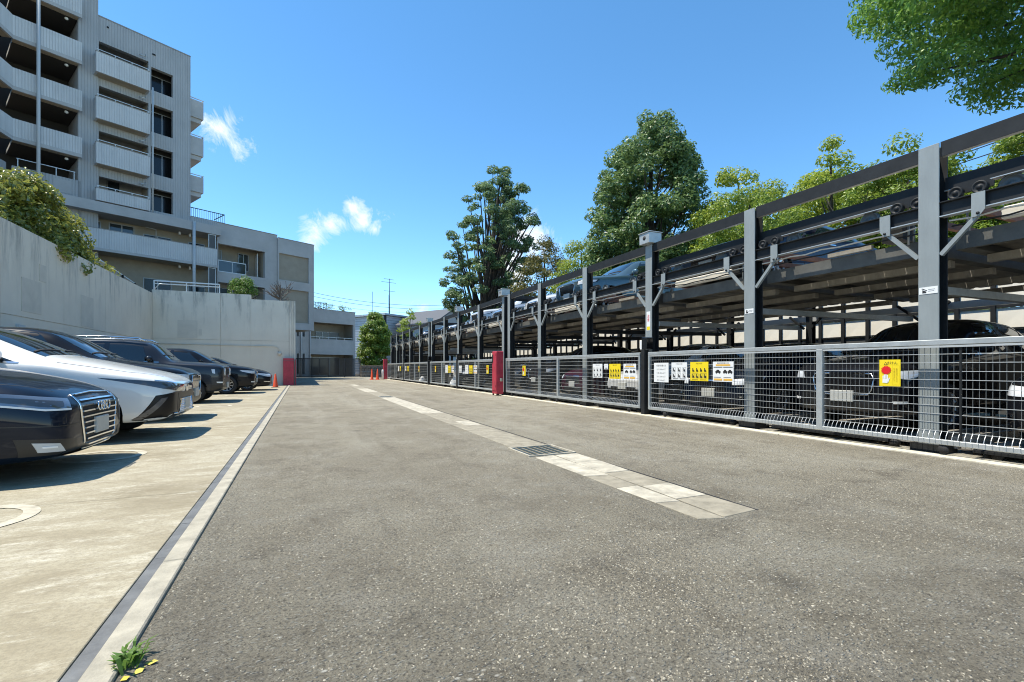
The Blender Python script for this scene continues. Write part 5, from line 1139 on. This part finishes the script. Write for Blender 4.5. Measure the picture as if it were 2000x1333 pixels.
rcar('plain', 'paint_black', 1, 0, 'black car behind the nearest gate at the very edge of the picture')
rcar('suv', 'paint_black', 2, 0, 'tall black car behind the nearest gate, roof showing beside the big post')
rcar('plain', 'paint_navy', 3, 0, 'dark navy car behind the row of notices on the nearest gate')
rcar('hatch', 'paint_pearl', 4, 0, 'white hatchback behind the black gate post under the motor box', -.15)
rcar('plain', 'paint_burgundy', 5, 0, 'dark burgundy car behind the middle of the second gate')
rcar('suv', 'paint_black', 6, 0, 'black car low behind the second gate close to the red cabinet')
rcar('plain', 'paint_silver', 7, 0, 'silver saloon behind the gate just beyond the red cabinet')
rcar('plain', 'paint_black', 9, 0, 'black saloon deep behind the fourth mesh gate')
rcar('plain', 'paint_blue', 3, 1, 'dark blue saloon up on a pallet above the white hatchback')
rcar('suv', 'paint_teal', 5, 1, 'teal crossover raised on an upper pallet left of the motor box post', -.1)
rcar('plain', 'paint_pearl', 6, 1, 'white car raised on an upper pallet directly left of the teal car')
rcar('plain', 'paint_silver', 7, 1, 'silver saloon raised on an upper pallet past the second motor box')
rcar('suv', 'paint_pearl', 8, 1, 'white crossover raised in the middle parking frame beyond the silver saloon')
rcar('hatch', 'paint_silver', 10, 1, 'small silver hatchback raised near the third motor box')
rcar('plain', 'paint_black', 12, 1, 'black saloon raised in the farthest parking frame')
# ------------------------------------------------------------------ trees, shrubs and weeds: tapered limbs and leaf-sized faces
def leaves_obj(name, P, Nrm, size, aspect, m, parent, tint, jitter=.35, fold=.25):
    """one folded diamond leaf per point; P positions, Nrm facing, tint 0..1"""
    n = len(P); P = np.asarray(P, float); Nrm = np.asarray(Nrm, float)
    Nrm = Nrm+rng.normal(0, .55, (n, 3)); Nrm /= np.linalg.norm(Nrm, axis=1)[:, None]+1e-9
    a = rng.normal(0, 1, (n, 3)); a -= Nrm*np.sum(a*Nrm, 1)[:, None]; a /= np.linalg.norm(a, axis=1)[:, None]+1e-9
    b = np.cross(Nrm, a); s = size*(1+rng.uniform(-jitter, jitter, n))[:, None]
    v = np.stack([P-a*s*.5, P+b*s*.5*aspect+Nrm*s*fold*.5, P+a*s*.5, P-b*s*.5*aspect+Nrm*s*fold*.5], 1).reshape(-1, 3)
    if parent is not None and parent.name in ORG: v = v-np.array(ORG[parent.name])
    me = bpy.data.meshes.new(name); me.vertices.add(4*n); me.vertices.foreach_set('co', v.ravel())
    i = np.arange(n)*4; t = np.stack([i, i+1, i+2, i, i+2, i+3], 1).ravel()
    me.loops.add(6*n); me.loops.foreach_set('vertex_index', t.astype(np.int32)); me.polygons.add(2*n)
    me.polygons.foreach_set('loop_start', np.arange(2*n, dtype=np.int32)*3); me.polygons.foreach_set('loop_total', np.full(2*n, 3, np.int32))
    me.update(calc_edges=True); me.materials.append(M[m])
    at = me.attributes.new('tint', 'FLOAT', 'POINT'); at.data.foreach_set('value', np.repeat(np.clip(tint, 0, 1), 4).astype(np.float32))
    o = bpy.data.objects.new(name, me); COL.objects.link(o); o.parent = parent
    return o
def clump_leaves(clumps, per, flat=.7, up=.5):
    """clumps: (x, y, z, r). leaves gather near each clump's outside, thinner below"""
    Ps, Ns, Ts = [], [], []
    for x, y, z, r in clumps:
        n = max(6, int(per*r*r)); d = rng.normal(0, 1, (n, 3)); d /= np.linalg.norm(d, axis=1)[:, None]
        d[:, 2] = np.where(d[:, 2] < -.3, d[:, 2]*.6, d[:, 2])
        rr = r*rng.uniform(.35, 1.08, n)**.6
        p = np.array([x, y, z])+d*rr[:, None]*np.array([1, 1, flat]); Ps.append(p); nn = d.copy(); nn[:, 2] += up; Ns.append(nn)
        Ts.append(rng.uniform(0, .75, n)+rng.uniform(-.15, .3))
    return np.concatenate(Ps), np.concatenate(Ns), np.concatenate(Ts)
def limbs(mb, base, targets, r0, spread=.5, n=6):
    base = Vector(base)
    for x, y, z, r in targets:
        q = Vector((x, y, z)); t = rng.uniform(.15, spread); st = base.lerp(Vector((base.x, base.y, q.z)), t)
        mid = st.lerp(q, .5)+Vector((rng.normal(0, .25), rng.normal(0, .25), -.15*(q-st).length+.3))
        mb.tube([st, st.lerp(mid, .5), mid, mid.lerp(q, .6), q], [r0*.42, r0*.34, r0*.24, r0*.15, r0*.06], n, cap=False)
def tree(name, label, cat, base, top, prof, nclump, cr, per, size, aspect, m, bark, r0, group=None, lean=(0, 0), squash=.8, hollow=.55, up=.5, seed=1, nlimb=26, start=0.12, drop=(.12, .3)):
    """prof: (height fraction, crown radius); clumps sit towards the outside of that profile"""
    global rng; rng = np.random.default_rng(seed)
    t_ = thing(name, label, cat, (base[0], base[1], base[2] if len(base) > 2 else 0), group=group); z0 = base[2] if len(base) > 2 else 0
    cl = []
    zs_ = np.array([p[0] for p in prof]); rs_ = np.array([p[1] for p in prof])
    wts = rs_**1.5; hh = np.interp(rng.uniform(0, 1, nclump), np.concatenate([[0], np.cumsum((wts[1:]+wts[:-1])/2*np.diff(zs_))])/np.sum((wts[1:]+wts[:-1])/2*np.diff(zs_)), zs_)
    for f in hh:
        R_ = np.interp(f, zs_, rs_); a = rng.uniform(0, 2*np.pi); rr = R_*math.sqrt(rng.uniform(hollow**2, 1))
        c = cr*rng.uniform(.65, 1.25)
        rr = max(0, rr-c*.5)
        cl.append((base[0]+lean[0]*f+rr*math.cos(a), base[1]+lean[1]*f+rr*math.sin(a), z0+(top-z0)*f, c))
    tr = MB(); H_ = top-z0
    pts = [(base[0]+lean[0]*f+.12*math.sin(f*9+seed), base[1]+lean[1]*f+.12*math.cos(f*7+seed), z0+H_*f) for f in np.linspace(0, .93, 9)]
    tr.tube(pts, [r0*(1-.9*f)+.02 for f in np.linspace(0, 1, 9)], 9, cap=False)
    tr.build('trunk', bark, t_)
    lb = MB(); idx = rng.permutation(len(cl))[:nlimb]
    for i in idx:
        x, y, z, r = cl[i]; f = (z-z0)/H_; fs = max(start, f-rng.uniform(*drop)); st = Vector((base[0]+lean[0]*fs, base[1]+lean[1]*fs, z0+H_*fs)); q = Vector((x, y, z))
        mid = st.lerp(q, .5)+Vector((rng.normal(0, .2), rng.normal(0, .2), rng.normal(0, .15)))
        rb = r0*(1-.8*fs)*.5; lb.tube([st, st.lerp(mid, .5), mid, mid.lerp(q, .6), q], [rb, rb*.75, rb*.5, rb*.32, rb*.12], 6, cap=False)
    lb.build('limbs', bark, t_)
    P, Nn, T = clump_leaves(cl, per, squash, up)
    leaves_obj('crown', P, Nn, size, aspect, m, t_, T)
    return t_
tree('cedar_tree', 'open dark cedar with bare limbs showing through, left of the larger tree', 'tree', (14.3, 39.6), 18.7, [(.08, 2.0), (.2, 2.9), (.36, 3.9), (.52, 4.6), (.66, 4.4), (.8, 3.5), (.92, 2.2), (1.0, 1.0)], 270, .52, 420, .33, .30, 'leaf_cedar', 'bark', .42, lean=(1.9, -.8), squash=.7, hollow=.35, up=.9, seed=4, nlimb=130, start=.06, drop=(.3, .52))
tree('camphor_tree', 'largest tree, dense dark green crown rounded at the top behind the parking frame', 'tree', (21.5, 25.5), 17.5, [(.12, 3.8), (.3, 4.8), (.5, 4.7), (.7, 4.1), (.85, 3.2), (.93, 2.4), (1.0, 1.4)], 420, .75, 420, .24, .5, 'leaf_camphor', 'bark', .5, squash=.9, hollow=.4, up=.6, seed=5, nlimb=60)
GB = 'trees behind the parking machine'
BUSH = [(.15, 2.0), (.45, 3.0), (.7, 3.0), (.88, 2.3), (1, .9)]
tree('olive_tree', 'rounded olive brown tree between the cedar and the largest tree', 'tree', (17.6, 33.5), 11.0, [(.15, 2.0), (.45, 2.7), (.72, 2.6), (.9, 1.9), (1, .9)], 130, .6, 520, .16, .5, 'leaf_olive', 'bark', .22, GB, seed=7, nlimb=26)
tree('lime_tree', 'bright yellow green bushy tree in front of the olive brown one', 'tree', (18.4, 29.2), 10.0, [(.15, 2.0), (.45, 2.6), (.72, 2.5), (.9, 1.8), (1, .8)], 130, .6, 540, .15, .5, 'leaf_lime', 'bark', .2, GB, seed=8, nlimb=20)
tree('lime_tree', 'yellow green tree right beside the lower crown of the largest tree', 'tree', (23.5, 20.2), 12.6, BUSH, 170, .65, 480, .19, .5, 'leaf_lime', 'bark', .25, GB, seed=9, nlimb=26)
tree('green_tree', 'light green tree low over the parking frame behind the dark blue car', 'tree', (21.0, 17.4), 10.0, BUSH, 130, .65, 500, .17, .42, 'leaf_green', 'bark', .22, GB, seed=10, nlimb=24)
tree('lime_tree', 'pale yellow green tree with two thin leafy tips above the parking frame', 'tree', (25.6, 16.2), 12.9, [(.15, 2.0), (.4, 3.2), (.62, 3.1), (.76, 2.3), (.88, 1.2), (1, .4)], 150, .55, 500, .19, .5, 'leaf_lime', 'bark', .22, GB, seed=11, nlimb=30)
tree('green_tree', 'sparse green tree with bare twigs beside the nearest big post', 'tree', (25.5, 12.6), 11.2, BUSH, 150, .6, 420, .19, .45, 'leaf_green', 'bark', .22, GB, seed=12, nlimb=40)
tree('green_tree', 'feathery green tree seen between the rails right of the nearest big post', 'tree', (26.5, 8.4), 11.0, BUSH, 150, .65, 460, .2, .4, 'leaf_green', 'bark', .22, GB, seed=13, nlimb=26)
tree('green_tree', 'small green tree at the picture edge behind the rails', 'tree', (25.5, 4.4), 9.2, BUSH, 110, .65, 460, .2, .4, 'leaf_green', 'bark', .22, GB, seed=14, nlimb=20)
tree('lime_tree', 'yellow tinged green tree filling the sky gap behind the two middle posts', 'tree', (28.5, 18.6), 12.4, [(a_, b_*1.2) for a_, b_ in BUSH], 170, .7, 460, .2, .5, 'leaf_lime', 'bark', .24, GB, seed=18, nlimb=26)
tree('green_tree', 'broad green tree behind the twigs near the nearest big post', 'tree', (29.0, 13.6), 11.6, [(a_, b_*1.2) for a_, b_ in BUSH], 160, .7, 440, .2, .45, 'leaf_green', 'bark', .24, GB, seed=19, nlimb=26)
tree('olive_tree', 'low dark tree filling the gap under the largest tree', 'tree', (19.5, 22.4), 7.8, BUSH, 110, .6, 480, .17, .45, 'leaf_camphor', 'bark', .2, GB, seed=15, nlimb=20)
tree('street_tree', 'small leafy tree by the far grey house at the end of the driveway', 'tree', (8.4, 60.5), 7.4, [(.1, 1.5), (.3, 2.0), (.6, 2.1), (.85, 1.6), (1, .7)], 150, .6, 420, .26, .45, 'leaf_green', 'bark', .16, seed=16, nlimb=16)
tree('street_tree', 'yellow green treetop showing over the far end of the parking frames', 'tree', (13.0, 62.0), 8.2, [(.3, .8), (.6, 1.7), (.85, 1.4), (1, .4)], 30, .6, 300, .26, .45, 'leaf_lime', 'bark', .16, seed=17, nlimb=12)
# bare twigs standing over the far crowns
rng = np.random.default_rng(21)
bt = thing('bare_tree', 'thin leafless twigs reaching up between the cables over the green trees', 'tree', (25.0, 14.6, 0))
m_ = MB(); m_.tube([(25, 14.6, 0), (25, 14.6, 5), (25.1, 14.5, 8)], [.12, .09, .05], 6)
for i in range(14):
    a = rng.uniform(0, 6.28); l_ = rng.uniform(1.2, 3.2); s = rng.uniform(6, 8)
    q = Vector((25+math.cos(a)*l_*.5, 14.6+math.sin(a)*l_*.5, s+l_)); p_ = Vector((25, 14.6, s)); m_.tube([p_, p_.lerp(q, .5)+Vector((0, 0, -.1)), q], [.035, .022, .008], 4)
    for j in range(3):
        f = rng.uniform(.4, .9); p2 = p_.lerp(q, f); m_.tube([p2, p2+Vector((rng.normal(0, .3), rng.normal(0, .3), rng.uniform(.3, .8)))], [.012, .005], 4)
m_.build('branches', 'bark_grey', bt)
# overhanging boughs at the top right
tree('zelkova_tree', 'tall dark green tree whose feathery boughs hang into the upper picture corner', 'tree', (16.9, 4.0), 19.3, [(.44, 3.2), (.5, 4.9), (.6, 5.9), (.75, 5.5), (.9, 3.6), (1, 1)], 420, .8, 620, .16, .36, 'leaf_zelkova', 'bark', .30, squash=.42, hollow=.35, up=.2, seed=23, nlimb=50, start=.46, drop=(.05, .16))
# broadleaf shrub on top of the retaining wall
def shrub(name, label, c, rad, ncl, cr, per, size, aspect, m, seed, stems=10, flat=.8, base_z=4.3):
    global rng; rng = np.random.default_rng(seed)
    t_ = thing(name, label, 'shrub', (c[0], c[1], base_z)); cl = []
    for i in range(ncl):
        d = rng.normal(0, 1, 3); d /= np.linalg.norm(d); d[2] = abs(d[2])*1.25-.45; f = rng.uniform(.35, 1)**.5
        cl.append((c[0]+d[0]*rad[0]*f, c[1]+d[1]*rad[1]*f, max(base_z+.2, c[2]+d[2]*rad[2]*f), cr*rng.uniform(.7, 1.3)))
    st = MB(); limbs(st, (c[0], c[1], base_z), cl[:stems], .09, .3, 5); st.build('stem', 'bark', t_)
    P, Nn, T = clump_leaves(cl, per, flat, .5); leaves_obj('leaves', P, Nn, size, aspect, m, t_, T); return t_
shrub('broadleaf_shrub', 'glossy yellow green broadleaf shrub leaning over the retaining wall', (-8.2, 20.6, 5.4), (1.05, 3.9, 2.0), 170, .45, 620, .17, .48, 'leaf_shrub', 31, 24)
shrub('broadleaf_shrub', 'smaller sprig of pale leaves hanging beside the large shrub on the retaining wall', (-8.1, 25.3, 5.1), (.6, 1.3, .9), 14, .4, 330, .18, .42, 'leaf_shrub', 32, 8)
shrub('clipped_bush', 'small clipped bright green bush on top of the end wall', (-3.05, 31.7, 5.55), (.75, .7, .8), 40, .3, 900, .10, .5, 'leaf_bush', 33, 8)
shrub('roof_plants', 'low straggly plants along the roof fence of the annex', (1.8, 57.5, 7.8), (1.9, 1.0, .7), 30, .3, 500, .12, .25, 'leaf_green', 34, 8, base_z=7.45)
shrub('roof_plants', 'pale straggly plant past the end of the roof fence on the annex', (4.6, 59.0, 7.8), (.9, .7, .7), 14, .28, 400, .14, .2, 'leaf_green', 35, 6, base_z=7.45)
rng = np.random.default_rng(40)
pt = thing('pruned_tree', 'bare pruned little tree with stubby upturned twigs on the end wall', 'tree', (-1.1, 31.3, 4.3))
m_ = MB(); m_.tube([(-1.1, 31.3, 4.3), (-1.1, 31.3, 5.3)], [.09, .07], 7)
for i in range(26):
    a = rng.uniform(0, 6.28); l_ = rng.uniform(.4, 1.15); e = rng.uniform(.35, 1.2); s = rng.uniform(4.95, 5.35)
    d = Vector((math.cos(a)*math.cos(e), math.sin(a)*math.cos(e), math.sin(e))); p_ = Vector((-1.1, 31.3, s)); q = p_+d*l_; m_.tube([p_, p_.lerp(q, .6)+Vector((0, 0, -.05)), q], [.035, .025, .012], 5)
    for j in range(3): m_.tube([p_.lerp(q, .6), q+Vector(rng.normal(0, .12, 3))], [.014, .006], 4)
m_.build('branches', 'bark_grey', pt)
# weed in the kerb joint
wd = thing('weed', 'small tuft of green weed growing at the kerb edge near the camera', 'weed', (-.545, 2.05, 0)); m_ = MB()
for i in range(46):
    a = rng.uniform(0, 6.28); l_ = rng.uniform(.035, .085); b0 = Vector((-.545+rng.normal(0, .018), 2.05+rng.normal(0, .03), 0)); d = Vector((math.cos(a), math.sin(a), 0)); sd_ = Vector((-d.y, d.x, 0)); w_ = rng.uniform(.004, .009)
    p1 = b0+d*l_*.35+Vector((0, 0, l_*.65)); p2 = b0+d*l_*.8+Vector((0, 0, l_*.75))
    m_.add([b0-sd_*w_*.5, b0+sd_*w_*.5, p1+sd_*w_, p1-sd_*w_, p2], [(0, 1, 2, 3), (3, 2, 4)])
o = m_.build('blades', 'leaf_bush', wd); at = o.data.attributes.new('tint', 'FLOAT', 'POINT'); at.data.foreach_set('value', rng.uniform(.2, 1, len(o.data.vertices)).astype(np.float32))
for i, (x, y) in enumerate(((-.50, 1.98), (-.53, 1.95), (-.475, 2.02))):
    m_ = MB(); a = rng.uniform(0, 6.28); d = Vector((math.cos(a), math.sin(a), 0))*.022; s = Vector((-d.y, d.x, 0))*.6; c = Vector((x, y, .004))
    m_.add([c-d, c+s+Vector((0, 0, .004)), c+d+Vector((0, 0, .006)), c-s], [(0, 1, 2, 3)])
    tag(m_.build('fallen_leaf', 'leaf_yellow'), 'fallen yellow leaf lying on the asphalt beside the kerb weed', 'leaf', 'fallen leaves by the weed')
# ------------------------------------------------------------------ small things
def cone(x, y, label, h_=.70, group=None):
    c = thing('traffic_cone', label, 'traffic cone', (x, y, .006 if x < 0 else 0), group=group); z = ORG[c.name].z
    MB().lathe([(.135, .03), (.12, .06), (.035, h_-.02), (.02, h_), (.001, h_)], 20, 'z', (x, y, z)).build('shell', 'cone_orange', c)
    MB().box(x-.185, x+.185, y-.185, y+.185, z, z+.03).build('base', 'cone_orange' if x > 0 else 'rubber', c, .008)
cone(-1.2, 27.2, 'orange traffic cone beside the red corner guard at the end wall')
cone(5.4, 41.0, 'red traffic cone of the far pair, nearer the garden wall', .9); cone(5.85, 41.0, 'red traffic cone of the far pair, next to the white bollard', .9)
sk = thing('white_sack', 'white sack slumped against the inside of the fourth mesh gate', 'sack', (7.0, 23.0, 0))
MB().lathe([(.001, 0), (.30, .01), (.36, .12), (.30, .26), (.20, .42), (.17, .62), (.19, .74), (.001, .78)], 16, 'z', (7.15, 23.0, .09)).build('bag', 'sign_white', sk)
sb = thing('white_bag', 'small crumpled white bag behind the fifth mesh gate', 'bag', (7.0, 30.0, 0)); MB().lathe([(.001, 0), (.2, .02), (.22, .15), (.12, .3), (.05, .38), (.001, .4)], 12, 'z', (7.05, 30.0, .09)).build('bag', 'sign_white', sb)
